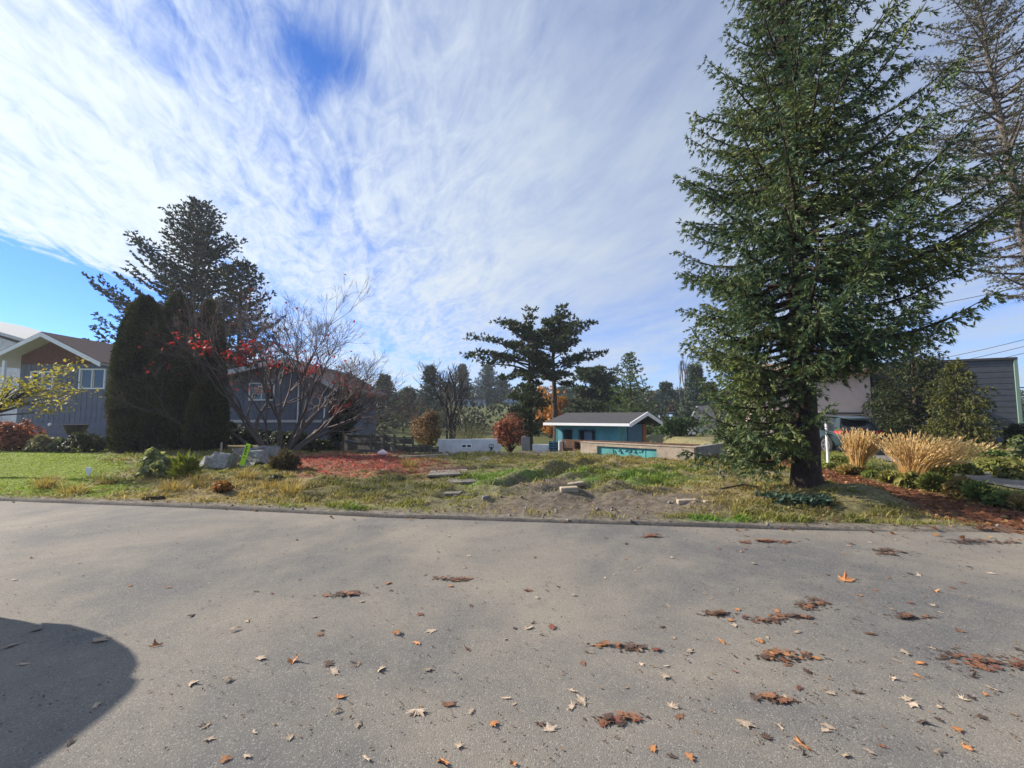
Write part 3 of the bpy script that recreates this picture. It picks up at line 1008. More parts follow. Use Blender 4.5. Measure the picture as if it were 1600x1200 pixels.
FAR = [  # u, v_top, Y, half width px, name, label
    (600, 584, 82, 26, 'pointed blue-green fir, tallest beside the bare maple tips'),
    (577, 612, 92, 20, 'small far fir left of the pointed blue-green fir'),
    (622, 618, 78, 17, 'short fir between the pointed fir and the brown thicket'),
    (638, 606, 74, 22, 'dark bushy fir left of the far bare tree'),
    (672, 569, 76, 27, 'round-topped dark fir just left of the far bare tree'),
    (722, 568, 120, 22, 'slim far fir right behind the far bare tree'),
    (700, 598, 114, 20, 'shaded fir low behind the crown of the far bare tree'),
    (762, 569, 118, 30, 'broad dark fir above the blue hillside house'),
    (786, 592, 122, 20, 'far fir half hidden by the left limbs of the tall pines'),
    (948, 600, 86, 20, 'dark fir squeezed between broad pine and deodar'),
    (1041, 596, 80, 24, 'blue-green fir above the far modern house'),
    (1018, 616, 94, 18, 'small fir between the deodar and the blue-green fir'),
    (1088, 566, 66, 26, 'tall fir partly hidden by the left edge of the big spruce'),
    (1066, 612, 98, 16, 'far slim fir above the modern house roof'),
    (556, 622, 100, 16, 'tiny fir on the skyline right of the grey house eave'),
    (880, 606, 100, 26, 'dark fir glimpsed between the two tall pine trunks'),
    (905, 612, 92, 20, 'shadowy fir right of the tall pine trunks'),
    (1110, 596, 84, 22, 'dark fir showing through the lower left spruce branches'),
    (1150, 600, 90, 26, 'far fir behind the middle of the big spruce'),
]
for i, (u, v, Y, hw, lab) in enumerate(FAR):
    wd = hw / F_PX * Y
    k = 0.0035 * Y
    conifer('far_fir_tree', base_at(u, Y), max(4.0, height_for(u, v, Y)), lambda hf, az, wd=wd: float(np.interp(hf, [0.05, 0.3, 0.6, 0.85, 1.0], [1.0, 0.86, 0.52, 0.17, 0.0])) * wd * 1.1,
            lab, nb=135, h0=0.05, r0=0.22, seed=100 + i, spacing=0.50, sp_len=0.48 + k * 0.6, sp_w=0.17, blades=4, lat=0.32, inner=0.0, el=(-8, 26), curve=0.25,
            droop=0.2, twig=False, gaps=0.18, cols=((0.036, 0.062, 0.058), (0.075, 0.105, 0.075)) if i % 3 else ((0.045, 0.075, 0.060), (0.085, 0.12, 0.075)), group='firs on the far side of the valley')  # distance haze partly put into the needle colours: lighter and bluer


# ---- bare broadleaf trees
def grow(rng, start, d, L, r, depth, out, tips, spread=0.55, shrink=0.74, up=0.10, kids=(2, 3), flat=0.0):
    pts = [start]
    p, dd = start.copy(), d.copy()
    r = max(r, 0.0045)
    for k in range(3):
        dd = unit(dd + rng.normal(0, 0.11 if r > 0.02 else 0.16, 3) + UP * up * 0.5 - UP * flat * dd[2] * 0.5)
        p = p + dd * L / 3
        pts.append(p.copy())
    out.append((np.array(pts), np.linspace(r, r * 0.68, 4)))
    if depth == 0:
        tips.append((p, dd))
        return
    for c in range(rng.integers(kids[0], kids[1] + 1)):
        nd = unit(dd + spread * unit(rng.normal(size=3)) * rng.uniform(0.7, 1.3) + UP * up)
        f = rng.uniform(0.55, 1.0)
        q = pts[2] * (1 - f) + pts[3] * f
        grow(rng, q, nd, L * shrink * rng.uniform(0.8, 1.15), r * 0.625, depth - 1, out, tips, spread, shrink, up, kids, flat)


def bare_tree(name, base, stems, label, depth, L, r, seed, spread, shrink, up, kids, barkm, flat=0.0, leaf=None):
    rng = np.random.default_rng(seed)
    root = thing(name, base, label, 'tree')
    out, tips = [], []
    nst = []
    for (sx, sy, d, LL, rr) in stems:
        a = len(out)
        grow(rng, np.array([sx, sy, -0.1]), unit(np.array(d, float)), LL, rr, depth, out, tips, spread, shrink, up, kids, flat)
        nst.append(a)
    P = np.array([o[0] for o in out]); Rr = np.array([o[1] for o in out])
    big = Rr[:, 0] > r * 0.5
    for sel, nm, sd in ((big, 'trunk', 8), (~big, 'crown', 3)):
        V, Q = tubes_np(P[sel], Rr[sel], sd)
        link(nm, np_mesh(nm, V, Q, None, True), barkm, root)
    if leaf:
        leaf(root, rng, tips)
    return root


M_MAPLE = mat('maple_bark', (0.13, 0.098, 0.09), 0.9, noise=0.45, nscale=10, bump=0.5, bscale=40)


def red_leaves(root, rng, tips):
    T = np.array([t[0] for t in tips])
    P = []
    for (cx, cz, rx, rz, n) in ((-0.85, 4.3, 0.75, 0.42, 620), (-2.3, 4.3, 0.9, 0.5, 40), (1.2, 4.0, 1.5, 0.5, 70), (2.6, 3.0, 0.6, 0.3, 50), (1.5, 1.3, 0.8, 0.5, 90), (-2.3, 2.8, 0.6, 0.4, 30), (-4.0, 3.2, 1.6, 0.8, 14)):
        near = T[(np.abs(T[:, 0] - cx) < rx) & (np.abs(T[:, 2] - cz) < rz)]
        if len(near) < 3:
            near = T[np.argsort(np.hypot(T[:, 0] - cx, T[:, 2] - cz))[:12]]
        P.append(near[rng.integers(0, len(near), n)] + rng.normal(0, 0.10, (n, 3)))
    P.append(T[rng.integers(0, len(T), 60)] + rng.normal(0, 0.05, (60, 3)))
    P = np.concatenate(P)
    n = len(P)
    colr = np.where(rng.random((n, 1)) < 0.7, np.array([[0.38, 0.03, 0.04]]), np.array([[0.27, 0.035, 0.035]]))
    V, Q, C = leaf_quads(P, rng.normal(size=(n, 3)) + UP * 0.5, np.full(n, 0.13), rng, colr)
    link('red_leaf_cluster', np_mesh('red_leaf_cluster', V, Q, C), M_LEAF, root)


mb = PY(432, 706, 18.2); mb[2] = g1(mb[0], mb[1])
stems_ = []
for k_, ang in enumerate((-68, -55, -42, -30, -17, -6, 6, 18, 30, 43, 56)):
    sa_, ca_ = math.sin(R(ang)), math.cos(R(ang))
    stems_.append((0.012 * ang / 2.2, 0.06 * (k_ % 3 - 1), (sa_, (-0.35, 0.25, -0.1, 0.4)[k_ % 4], ca_), 1.75 + 0.12 * (k_ % 3), (0.075, 0.10, 0.085, 0.14)[k_ % 4]))
bare_tree('bare_maple_tree', tuple(mb), stems_,
    'wide many-stemmed bare maple holding a few bright red leaves', 7, 1.5, 0.16, 81, 0.44, 0.765, 0.03, (2, 3), M_MAPLE, 0.0, red_leaves)
bare_tree('bare_far_tree', base_at(702, 34), [(0, 0, (0, 0, 1), 2.5, 0.20), (0.05, 0, (0.3, 0.1, 1), 2.2, 0.13), (-0.05, 0, (-0.4, 0, 1), 2.1, 0.12)],
          'dark bare broadleaf tree rising behind the white wall', 6, 2, 0.2, 82, 0.5, 0.74, 0.10, (2, 3), mat('dark_bark', (0.06, 0.05, 0.045), 0.95))
bare_tree('bare_far_tree', base_at(1072, 88), [(0, 0, (0, 0, 1), 5.0, 0.22), (0.3, 0, (0.1, 0, 1), 4.8, 0.18), (-0.3, 0, (-0.1, 0, 1), 4.8, 0.18)],
          'pale bare poplar on the skyline beside the big spruce', 4, 2, 0.25, 83, 0.22, 0.62, 0.4, (2, 3), M_BARKG)


# ------------------------------------------------------------------ shrubs
def shrub(name, base, radii, n, leaf, cols, label, seed, cat='shrub', group=None, stems=8, flatbase=True, mode='leaf', hollow=0.35, bark=None):
    rng = np.random.default_rng(seed)
    root = thing(name, tuple(base), label, cat, group)
    d = unit(rng.normal(size=(n, 3)))
    d[:, 2] = np.abs(d[:, 2]) if flatbase else d[:, 2]
    rad = rng.uniform(hollow, 1.0, n) ** 0.5
    rad = rad * (0.50 + 0.95 * fbm(d[:, 0] * 2.6 + 5, d[:, 1] * 2.6 + d[:, 2] * 2.6, seed))
    P = d * rad[:, None] * np.array(radii)
    K = 12
    lc = unit(rng.normal(size=(K, 3))) * rng.uniform(0.35, 0.78, (K, 1)); lsz = rng.uniform(0.22, 0.46, K)
    if flatbase:
        lc[:, 2] = np.abs(lc[:, 2])
    kk_ = rng.integers(0, K, n)
    use = rng.random(n) < 0.8
    P = np.where(use[:, None], (lc[kk_] + d * (rad * lsz[kk_])[:, None] * 1.15) * np.array(radii), P * 0.8)
    if flatbase:
        P[:, 2] = np.abs(P[:, 2])
    if not flatbase:
        P[:, 2] += radii[2] * 1.05
    P[:, 2] += 0.03
    f = np.clip(rng.random((n, 1)) * 0.7 + 0.5 * (fbm(P[:, 0] * 2, P[:, 1] * 2 + P[:, 2] * 2, seed + 1)[:, None] - 0.3), 0, 1)
    colr = np.array(cols[0]) * (1 - f) + np.array(cols[1]) * f
    if mode == 'leaf':
        V, Q, C = leaf_quads(P, d + 0.7 * rng.normal(size=(n, 3)) + UP * 0.3, np.full(n, leaf) * rng.uniform(0.7, 1.3, n), rng, colr)
        m = M_LEAF
    else:
        V, Q, C = sprigs(P, d + UP * 0.5 + 0.4 * rng.normal(size=(n, 3)), np.full(n, leaf), np.full(n, leaf * 0.3), rng, 4, 0.7, colr)
        m = M_NEEDLE
    link('foliage', np_mesh('foliage', V, Q, C), m, root)
    e = d[:stems * 3] * np.array(radii) * 0.8
    if not flatbase:
        e[:, 2] += radii[2] * 1.05
    s0 = np.zeros_like(e) + rng.normal(0, 0.04, e.shape) * np.array([1, 1, 0]); s0[:, 2] = -0.05
    V, Q = tubes_np(np.stack([s0, (s0 + e) / 2 + rng.normal(0, 0.05, e.shape), e], 1), np.repeat(np.array([[0.018, 0.012, 0.005]]) * max(1, radii[0] * 0.7), len(e), 0), 4)
    link('stem', np_mesh('stem', V, Q, None, True), bark or M_BARK, root)
    return root


def sh_at(u, v, w_px, h_px, Y=None):
    """base point and radii from a pixel box whose base centre is (u,v)"""
    p = PG(u, v) if Y is None else np.array([(u - CX) / F_PX * Y, Y, g1((u - CX) / F_PX * Y, Y)])
    return p, (w_px / 2 / F_PX * p[1], w_px / 2 / F_PX * p[1] * 0.8, h_px / F_PX * p[1])


p, r = sh_at(797, 704, 62, 62, 20.5)
p[2] = PY(797, 706, 20.5)[2]
shrub('red_bush', p, (r[0] * 1.05, r[0], r[2] / 2), 1900, 0.12, ((0.12, 0.035, 0.025), (0.38, 0.14, 0.09)), 'round rust-red leafy bush between the white wall and the garage', 91, stems=10, flatbase=False)
p, r = sh_at(860, 660, 42, 75, 58)
shrub('orange_tree', (p[0], p[1], p[2]), (3.0, 2.6, 3.6), 3200, 0.42, ((0.36, 0.13, 0.02), (0.55, 0.26, 0.03)), 'glowing orange autumn tree behind the two tall pines', 92, cat='tree', flatbase=False)
p, r = sh_at(600, 660, 20, 40, 85)
shrub('orange_tree', p, (1.7, 1.7, 2.6), 700, 0.6, ((0.38, 0.18, 0.03), (0.5, 0.26, 0.05)), 'small orange tree on the far slope below the pointed fir', 93, cat='tree', flatbase=False)
p, r = sh_at(668, 690, 44, 50, 42)
shrub('brown_thicket', p, (1.9, 1.7, 2.0), 2400, 0.22, ((0.12, 0.07, 0.035), (0.25, 0.14, 0.06)), 'rusty brown thicket left of the far bare tree', 94, flatbase=False)
p, r = sh_at(532, 700, 60, 85, 26)
shrub('evergreen_shrub', p, (1.25, 1.1, 1.75), 8500, 0.15, ((0.018, 0.026, 0.012), (0.06, 0.065, 0.025)), 'dark tall evergreen shrub at the right corner of the second grey house', 95, flatbase=False)
p, r = sh_at(480, 708, 95, 46, 21)
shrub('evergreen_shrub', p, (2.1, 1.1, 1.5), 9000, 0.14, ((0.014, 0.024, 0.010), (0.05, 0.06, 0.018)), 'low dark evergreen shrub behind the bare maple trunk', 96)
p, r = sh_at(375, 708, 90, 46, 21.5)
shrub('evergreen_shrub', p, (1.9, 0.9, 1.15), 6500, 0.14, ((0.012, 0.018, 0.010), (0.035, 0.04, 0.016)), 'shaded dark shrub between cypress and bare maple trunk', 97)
p, r = sh_at(248, 744, 66, 44)
shrub('rhododendron_bush', p, (r[0], r[1], r[2]), 800, 0.15, ((0.16, 0.19, 0.07), (0.38, 0.38, 0.19)), 'pale leafy rhododendron standing in dry grass before the cypress', 98, hollow=0.5)
p, r = sh_at(65, 705, 58, 26)
shrub('pale_bush', p, (r[0], r[1], r[2]), 1500, 0.13, ((0.16, 0.15, 0.07), (0.36, 0.31, 0.17)), 'low cream-coloured bush at the back edge of the green lawn', 99)
p, r = sh_at(18, 704, 80, 44)
shrub('red_maple_bush', p, (r[0], r[1], r[2]), 2600, 0.12, ((0.13, 0.035, 0.025), (0.36, 0.11, 0.06)), 'low russet Japanese maple bush at the left border', 101)
p, r = sh_at(38, 690, 24, 34, 23.0)
shrub('red_maple_bush', p, (0.55, 0.5, 1.3), 900, 0.12, ((0.13, 0.04, 0.035), (0.25, 0.09, 0.07)), 'upright dull red bush against the grey gable wall', 102)
p, r = sh_at(130, 706, 80, 30)
shrub('dark_bush', p, (r[0], r[1], r[2]), 2200, 0.11, ((0.014, 0.02, 0.012), (0.05, 0.055, 0.02)), 'dark low bush between cream-coloured bush and front cypress', 103)
p, r = sh_at(95, 706, 22, 24)
shrub('dark_bush', p, (r[0], r[1], r[2]), 600, 0.11, ((0.04, 0.06, 0.025), (0.16, 0.18, 0.10)), 'small leafy bush in front of the dark planter', 104)
p, r = sh_at(445, 735, 42, 24)
shrub('weedy_tuft', p, (r[0], r[1], r[2]), 900, 0.13, ((0.07, 0.055, 0.03), (0.15, 0.115, 0.05)), 'olive brown weedy mound right of the boulders', 105, mode='sprig')
p, r = sh_at(348, 768, 30, 14)
shrub('orange_weed', p, (r[0], r[1], r[2]), 500, 0.07, ((0.26, 0.10, 0.03), (0.42, 0.20, 0.05)), 'orange-red low weed in dry grass before the boulders', 106)
p, r = sh_at(432, 755, 30, 12)
shrub('dark_weed', p, (r[0], r[1], r[2]), 260, 0.08, ((0.02, 0.03, 0.015), (0.12, 0.14, 0.07)), 'small dark glossy-leaved weed below the lime stake', 107)
p, r = sh_at(290, 748, 22, 26)
shrub('iris_clump', p, (r[0], r[1], r[2]), 40, 0.42, ((0.16, 0.19, 0.03), (0.30, 0.30, 0.05)), 'yellow-green iris leaf clump right of the rhododendron', 108, mode='sprig', hollow=0.05)
p, r = sh_at(570, 706, 34, 22)
shrub('brown_weed', p, (r[0], r[1], r[2]), 700, 0.12, ((0.08, 0.05, 0.03), (0.16, 0.09, 0.04)), 'brown withered weed at the left end of the plank fence', 109, mode='sprig')
p, r = sh_at(890, 690, 1, 1, 40)

# ------------------------------------------------------------------ buildings
M_GREYSID = mat('grey_vertical_siding', (0.135, 0.155, 0.21), 0.75, noise=0.2, nscale=3, bump=0.6, bscale=2.2, wave='X')
M_GREYLAP = mat('grey_lap_siding', (0.14, 0.16, 0.215), 0.75, noise=0.15, nscale=3, bump=0.5, bscale=4.0, wave='Z')
M_BRICKRED = mat('gable_shingle', (0.17, 0.070, 0.050), 0.9, noise=0.45, nscale=7, bump=0.6, bscale=9.0, wave='Z')
M_ROOFBR = mat('brown_shingle', (0.27, 0.185, 0.145), 0.95, noise=0.35, nscale=12, bump=0.7, bscale=4.0, wave='Y')
M_ROOFGR = mat('grey_shingle', (0.062, 0.062, 0.068), 0.95, noise=0.35, nscale=14, bump=0.7, bscale=14.0)
M_WHITE = mat('white_paint', (0.78, 0.79, 0.80), 0.6, noise=0.08, nscale=6)
M_SOFFIT = mat('soffit_paint', (0.50, 0.52, 0.52), 0.8, noise=0.1, nscale=5)
M_WHITEWALL = mat('white_render', (0.66, 0.68, 0.70), 0.85, noise=0.25, nscale=2.5, bump=0.3, bscale=12)
M_GLASS = mat('dark_glass', (0.018, 0.022, 0.028), 0.06, spec=0.8)
M_TEAL = mat('teal_paint', (0.10, 0.32, 0.37), 0.75, noise=0.25, nscale=2.2, bump=0.25, bscale=16)
M_TEALD = mat('blue_door_paint', (0.055, 0.165, 0.26), 0.7, noise=0.2, nscale=3)
M_TEALL = mat('aqua_panel', (0.10, 0.36, 0.36), 0.7, noise=0.35, nscale=4, bump=0.2, bscale=18)
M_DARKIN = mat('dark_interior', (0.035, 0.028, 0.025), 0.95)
M_CONC = mat('weathered_concrete', (0.40, 0.33, 0.255), 0.95, noise=0.35, nscale=5, bump=0.6, bscale=22)
M_CONCG = mat('grey_concrete', (0.27, 0.255, 0.24), 0.95, noise=0.35, nscale=6, bump=0.7, bscale=30)
M_WOODO = mat('orange_wood', (0.42, 0.16, 0.055), 0.8, noise=0.3, nscale=7)
M_WOODB = mat('old_brown_wood', (0.17, 0.095, 0.065), 0.9, noise=0.45, nscale=9, bump=0.4, bscale=30)
M_WOODG = mat('weathered_grey_wood', (0.135, 0.120, 0.105), 0.95, noise=0.5, nscale=10, bump=0.5, bscale=30)
M_BEIGE = mat('beige_stucco', (0.68, 0.52, 0.43), 0.9, noise=0.1, nscale=3, bump=0.35, bscale=40)
M_NAVY = mat('slate_cladding', (0.085, 0.095, 0.115), 0.8, noise=0.15, nscale=3, bump=0.5, bscale=3.2, wave='Z')


def window(parent, x, z, wd, h, y, frame=0.06, mull=1, label=None, sash=False):
    """window on a wall whose outside faces -y at depth y; origin = lower left"""
    m = MB()
    m.box(x - frame, x, y - 0.05, y + 0.06, z - frame, z + h + frame).box(x + wd, x + wd + frame, y - 0.05, y + 0.06, z - frame, z + h + frame)
    m.box(x, x + wd, y - 0.05, y + 0.06, z + h, z + h + frame).box(x, x + wd, y - 0.05, y + 0.06, z - frame, z)
    f = m.build('window', M_WHITE, parent)
    for k in range(mull):
        xx = x + wd * (k + 1) / (mull + 1)
        MB().box(xx - 0.03, xx + 0.03, y - 0.04, y + 0.05, z, z + h).build('mullion', M_WHITE, f)
    for k in range(mull + 1):
        a, b = x + wd * k / (mull + 1) + (0.03 if k else 0), x + wd * (k + 1) / (mull + 1) - (0.03 if k < mull else 0)
        MB().box(a, b, y + 0.008, y + 0.02, z, z + h).build('pane', M_GLASS, f)
        MB().box(a + 0.03, a + 0.10, y - 0.012, y + 0.006, z + 0.05, z + h - 0.05).build('curtain', M_SOFFIT, f) if sash else None
    return f


def gable_wall(m, w0, w1, apx, ze0, ze1, zr, y0, y1, zb):
    m.prism([(w0, zb), (w1, zb), (w1, ze1), (apx, zr), (w0, ze0)], y0, y1)


def roof_slab(m, a, b, y0, y1, th):
    """sloping slab between (x,z) points a and b"""
    (x0, z0), (x1, z1) = a, b
    m.prism([(x0, z0), (x1, z1), (x1, z1 + th), (x0, z0 + th)], y0, y1)


def battens(parent, xl, xr, z0, ztop, wins, step=0.30):
    """thin vertical strips on a wall at y = 0; wins = (x0, x1, z0, z1) to leave free"""
    n = int((xr - xl) / step)
    for k in range(1, n):
        x = xl + (xr - xl) * k / n
        zt_ = ztop(x)
        spans = [(z0, zt_)]
        for (a, b, c, d) in wins:
            if a - 0.1 < x < b + 0.1:
                spans = [(z0, c - 0.1), (d + 0.1, zt_)]
        for (c, d) in spans:
            if d - c > 0.15:
                MB().box(x - 0.02, x + 0.02, -0.022, 0.0, c, d).build('batten', M_GREYSID, parent)


# first grey house, gable towards the road
Yh = 26.0
hx = lambda u: (u - CX) / F_PX * Yh
hz = lambda v: CAM_Z + (HORIZON - v) / F_PX * Yh * 1.0
H1 = thing('gable_house', (hx(100), Yh, g1(hx(100), Yh)), 'blue-grey gable house with red shingled gable and white windows', 'house')
ox, oz = hx(100), g1(hx(100), Yh)
X = lambda u: hx(u) - ox
Z = lambda v: hz(v) - oz
m = MB()
zr, xa = Z(527), X(85)
xl, xr = X(28), X(168)
sl = (Z(527) - Z(570)) / (X(172) - X(85))
ze = zr - sl * (xr - xa); zel = zr - sl * (xa - xl)
mid = Z(569)
m.box(xl, xr, 0, 10, -0.4, mid)
m.build('wall', M_GREYSID, H1)
MB().prism([(xl, mid + 0.002), (xr, mid + 0.002), (xr, max(ze, mid + .01)), (xa, zr), (xl, max(zel, mid + .01))], 0.0, 10).build('gable', M_BRICKRED, H1)
bz = Z(661)
for k in range(4):
    z1 = bz - k * 0.34
    MB().box(xl + 0.02, xr + 0.02, -0.05, -0.005, z1 - 0.32, z1).build('siding_board', M_GREYLAP, H1)
ov = 1.0
for sgn, xe in ((1, X(178)), (-1, X(-8))):
    zz = zr - sl * abs(xe - xa)
    mm = MB(); roof_slab(mm, (xa, zr + 0.06), (xe, zz + 0.06), -ov, 11, 0.14)
    rf = mm.build('roof', M_ROOFBR, H1)
    mm = MB(); roof_slab(mm, (xa, zr - 0.10), (xe, zz - 0.10), -ov - 0.05, -ov + 0.0, 0.24)
    mm.build('bargeboard', M_WHITE, rf)
    mm = MB(); roof_slab(mm, (xa, zr + 0.02), (xe, zz + 0.02), -ov + 0.01, 10.9, 0.035)
    mm.build('soffit', M_SOFFIT, rf)
window(H1, X(124), Z(606), X(161) - X(124), Z(578) - Z(606), -0.02, 0.08, 1, sash=True)
window(H1, X(48), Z(607), X(80) - X(48), Z(582) - Z(607), -0.02, 0.08, 1, sash=True)
battens(H1, xl, xr, bz + 0.01, lambda x: mid - 0.01, [(X(124), X(161), Z(606), Z(578)), (X(48), X(80), Z(607), Z(582))])
m = MB(); m.box(X(-60), xl - 0.01, 2.5, 9.5, -0.4, Z(584)); m.build('porch_wall', M_WHITEWALL, H1)
MB().box(X(26), X(30), -0.9, -0.78, -0.4, Z(566)).build('porch_post', M_WHITE, H1)
m = MB().tube([(X(84), -0.16, Z(663)), (X(84), -0.06, Z(663))], 0.09, 12); m.build('wall_lamp', M_WHITE, H1)

# white house behind it, at the left border
Yw = 33.0
wx = lambda u: (u - CX) / F_PX * Yw
H0 = thing('white_house', (wx(-10), Yw, g1(wx(-10), Yw)), 'white house with low roof peeking out behind the grey gable, left border', 'house')
oz0 = g1(wx(-10), Yw)
hz0 = lambda v: CAM_Z + (HORIZON - v) / F_PX * Yw - oz0
x0, x1 = wx(-150) - wx(-10), wx(52) - wx(-10)
MB().box(x0, x1 - 0.9, 0, 7, -1, hz0(545)).build('wall', M_WHITEWALL, H0)
m = MB(); m.prism([(x0 - .1, hz0(505) + 1.2), (x1, hz0(538)), (x1, hz0(533)), (x0 - .1, hz0(505) + 1.45)], -0.6, 7.6); m.build('roof', M_SOFFIT, H0)
m = MB(); m.prism([(x0, hz0(545) + 0.002), (x1 - 0.9, hz0(545) + 0.002), (x1 - 0.9, hz0(540)), (x0, hz0(505) + 1.15)], 0, 7); m.build('gable', M_WHITEWALL, H0)
window(H0, wx(-6) - wx(-10), hz0(568), 0.7, 0.55, -0.03)

# second grey house behind the bare maple
Yg = 25.0
hx = lambda u: (u - CX) / F_PX * Yg
H2 = thing('gable_house', (hx(440), Yg, g1(hx(440), Yg)), 'grey house behind the bare maple with white downpipes and brown eaves', 'house')
ox, oz = hx(440), g1(hx(440), Yg)
X = lambda u: hx(u) - ox
Z = lambda v: CAM_Z + (HORIZON - v) / F_PX * Yg - oz
xl, xr, xa = X(322), X(512), X(455)
zr = Z(566)
sr, slf = (Z(566) - Z(612)) / (X(535) - X(455)), (Z(566) - Z(594)) / (X(455) - X(335))
m = MB(); gable_wall(m, xl, xr, xa, zr - slf * (xa - xl), zr - sr * (xr - xa), zr, 0, 9, -1.0); m.build('wall', M_GREYSID, H2)
mm = MB(); roof_slab(mm, (xa, zr + 0.05), (X(535), zr - sr * (X(535) - xa) + 0.05), -0.8, 9.6, 0.14); rf = mm.build('roof', M_ROOFBR, H2)
mm = MB(); roof_slab(mm, (xa, zr - 0.06), (X(535), zr - sr * (X(535) - xa) - 0.06), -0.85, -0.8, 0.27); mm.build('bargeboard', M_SOFFIT, rf)
mm = MB(); roof_slab(mm, (xa, zr + 0.05), (xl - 0.5, zr - slf * (xa - xl + 0.5) + 0.05), -0.8, 9.6, 0.14); rf = mm.build('roof', M_ROOFBR, H2)
mm = MB(); roof_slab(mm, (xa, zr - 0.06), (xl - 0.5, zr - slf * (xa - xl + 0.5) - 0.06), -0.85, -0.8, 0.27); mm.build('bargeboard', M_SOFFIT, rf)
window(H2, X(391), Z(624), X(427) - X(391), Z(600) - Z(624), -0.02, 0.07, 1)
window(H2, X(366), Z(682), X(400) - X(366), Z(669) - Z(682), -0.02, 0.09, 0)
MB().tube([(X(467), -0.07, Z(600)), (X(467), -0.07, Z(663))], 0.045, 8).build('downpipe', M_WHITE, H2)
MB().tube([(X(526), -0.30, Z(611)), (X(525), -0.30, Z(616)), (X(509), -0.10, Z(621)), (X(508), -0.10, Z(664))], 0.045, 8).build('downpipe', M_WHITE, H2)
MB().box(X(528), X(535), -0.7, 9.4, Z(613) - 0.05, Z(613) + 0.07).build('gutter', M_WOODB, H2)
MB().box(X(345), X(512), -0.06, -0.024, Z(660), Z(656)).build('band_board', M_SOFFIT, H2)
battens(H2, xl, xr, -0.6, lambda x: zr - 0.05 - (sr * (x - xa) if x > xa else slf * (xa - x)), [(X(391), X(427), Z(624), Z(600)), (X(366), X(400), Z(682), Z(669))])

# ---- teal garage
A = np.array([5.62, 20.6]); B = np.array([8.35, 24.5])          # right eave corners, near and far
gd = unit((B - A)[None])[0]                                     # along the gable end
fd = np.array([-gd[1], gd[0]])                                  # along the front, to the left
Wg, Lg = 4.75, 4.55
zf = -1.25
GA = thing('teal_garage', (A[0], A[1], zf), 'teal garage with grey shingle roof and white fascia in the hollow', 'garage', rz=math.atan2(-fd[1], -fd[0]))
# local: +x along the front to the right (= -fd), +y to the back (= gd), origin at the near right eave corner
ze, zr = 1.20 - zf, 1.70 - zf
ins = 0.35
wl, wr = -Lg + 0.3, -0.75
fr, bk = ins, Wg - ins
op = [(wl + 0.25 + 0.18, wl + 0.78 + 0.18, ze - 1.45, ze - 0.32), (wl + 1.35, wl + 2.25, ze - 1.15, ze - 0.32)]
m = MB()
xs = [wl, op[0][0], op[0][1], op[1][0], op[1][1], wr]
m.box(xs[0], xs[1], fr, fr + 0.14, 0, ze - 0.06).box(xs[2], xs[3], fr, fr + 0.14, 0, ze - 0.06).box(xs[4], xs[5], fr, fr + 0.14, 0, ze - 0.06)
for o in op:
    m.box(o[0], o[1], fr, fr + 0.14, o[3], ze - 0.06)
    m.box(o[0], o[1], fr, fr + 0.14, 0, o[2])
m.build('wall', M_TEAL, GA)
m = MB(); m.prism([(fr, 0), (bk, 0), (bk, ze - 0.06), (Wg / 2, zr - 0.1), (fr, ze - 0.06)], wl - 0.002, wl + 0.12, 'x'); m.build('end_wall', M_TEAL, GA)
m = MB(); m.prism([(fr + 0.145, 0), (bk, 0), (bk, ze - 0.06), (fr + 0.145, ze - 0.06)], wr - 0.14, wr + 0.001, 'x'); m.build('end_wall', M_TEAL, GA)
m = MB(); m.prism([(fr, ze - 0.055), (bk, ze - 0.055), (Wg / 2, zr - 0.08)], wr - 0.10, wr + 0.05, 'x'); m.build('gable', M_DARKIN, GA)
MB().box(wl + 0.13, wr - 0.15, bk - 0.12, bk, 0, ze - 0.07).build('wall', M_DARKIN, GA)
MB().box(wr + 0.004, wr + 0.05, fr + 1.1, bk - 0.75, 0, ze - 0.10).build('side_door', M_TEALD, GA)
MB().box(wr + 0.004, wr + 0.07, bk - 0.62, bk - 0.1, 0, ze - 0.08).build('wood_panel', M_WOODO, GA)
MB().box(op[0][0] - 0.06, op[0][0], fr - 0.03, fr + 0.02, 0.0, op[0][3] + 0.06).box(op[0][1], op[0][1] + 0.06, fr - 0.03, fr + 0.02, 0.0, op[0][3] + 0.06).box(op[0][0], op[0][1], fr - 0.03, fr + 0.02, op[0][3], op[0][3] + 0.06).build('door_frame', M_TEALD, GA)
MB().box(op[1][0] - 0.05, op[1][0], fr - 0.03, fr + 0.02, op[1][2] - 0.05, op[1][3] + 0.05).box(op[1][1], op[1][1] + 0.05, fr - 0.03, fr + 0.02, op[1][2] - 0.05, op[1][3] + 0.05).box(op[1][0], op[1][1], fr - 0.03, fr + 0.02, op[1][3], op[1][3] + 0.05).build('window_frame', M_TEALD, GA)
for a, b, zz0, zz1 in ((-0.15, Wg / 2, ze - 0.03, zr), (Wg + 0.15, Wg / 2, ze - 0.03, zr)):
    m = MB(); m.prism([(a, zz0), (b, zz1), (b, zz1 + 0.09), (a, zz0 + 0.09)], -Lg - 0.15, 0.0, 'x')
    rf = m.build('roof', M_ROOFGR, GA)
    m = MB(); m.prism([(a - (0.02 if a < 1 else -0.02), zz0 - 0.08), (b, zz1 - 0.08), (b, zz1 + 0.115), (a - (0.02 if a < 1 else -0.02), zz0 + 0.115)], 0.0, 0.05, 'x')
    m.build('bargeboard', M_WHITE, rf)
MB().box(-Lg - 0.15, 0.0, -0.22, -0.16, ze - 0.08, ze + 0.05).build('fascia', M_WHITE, GA)
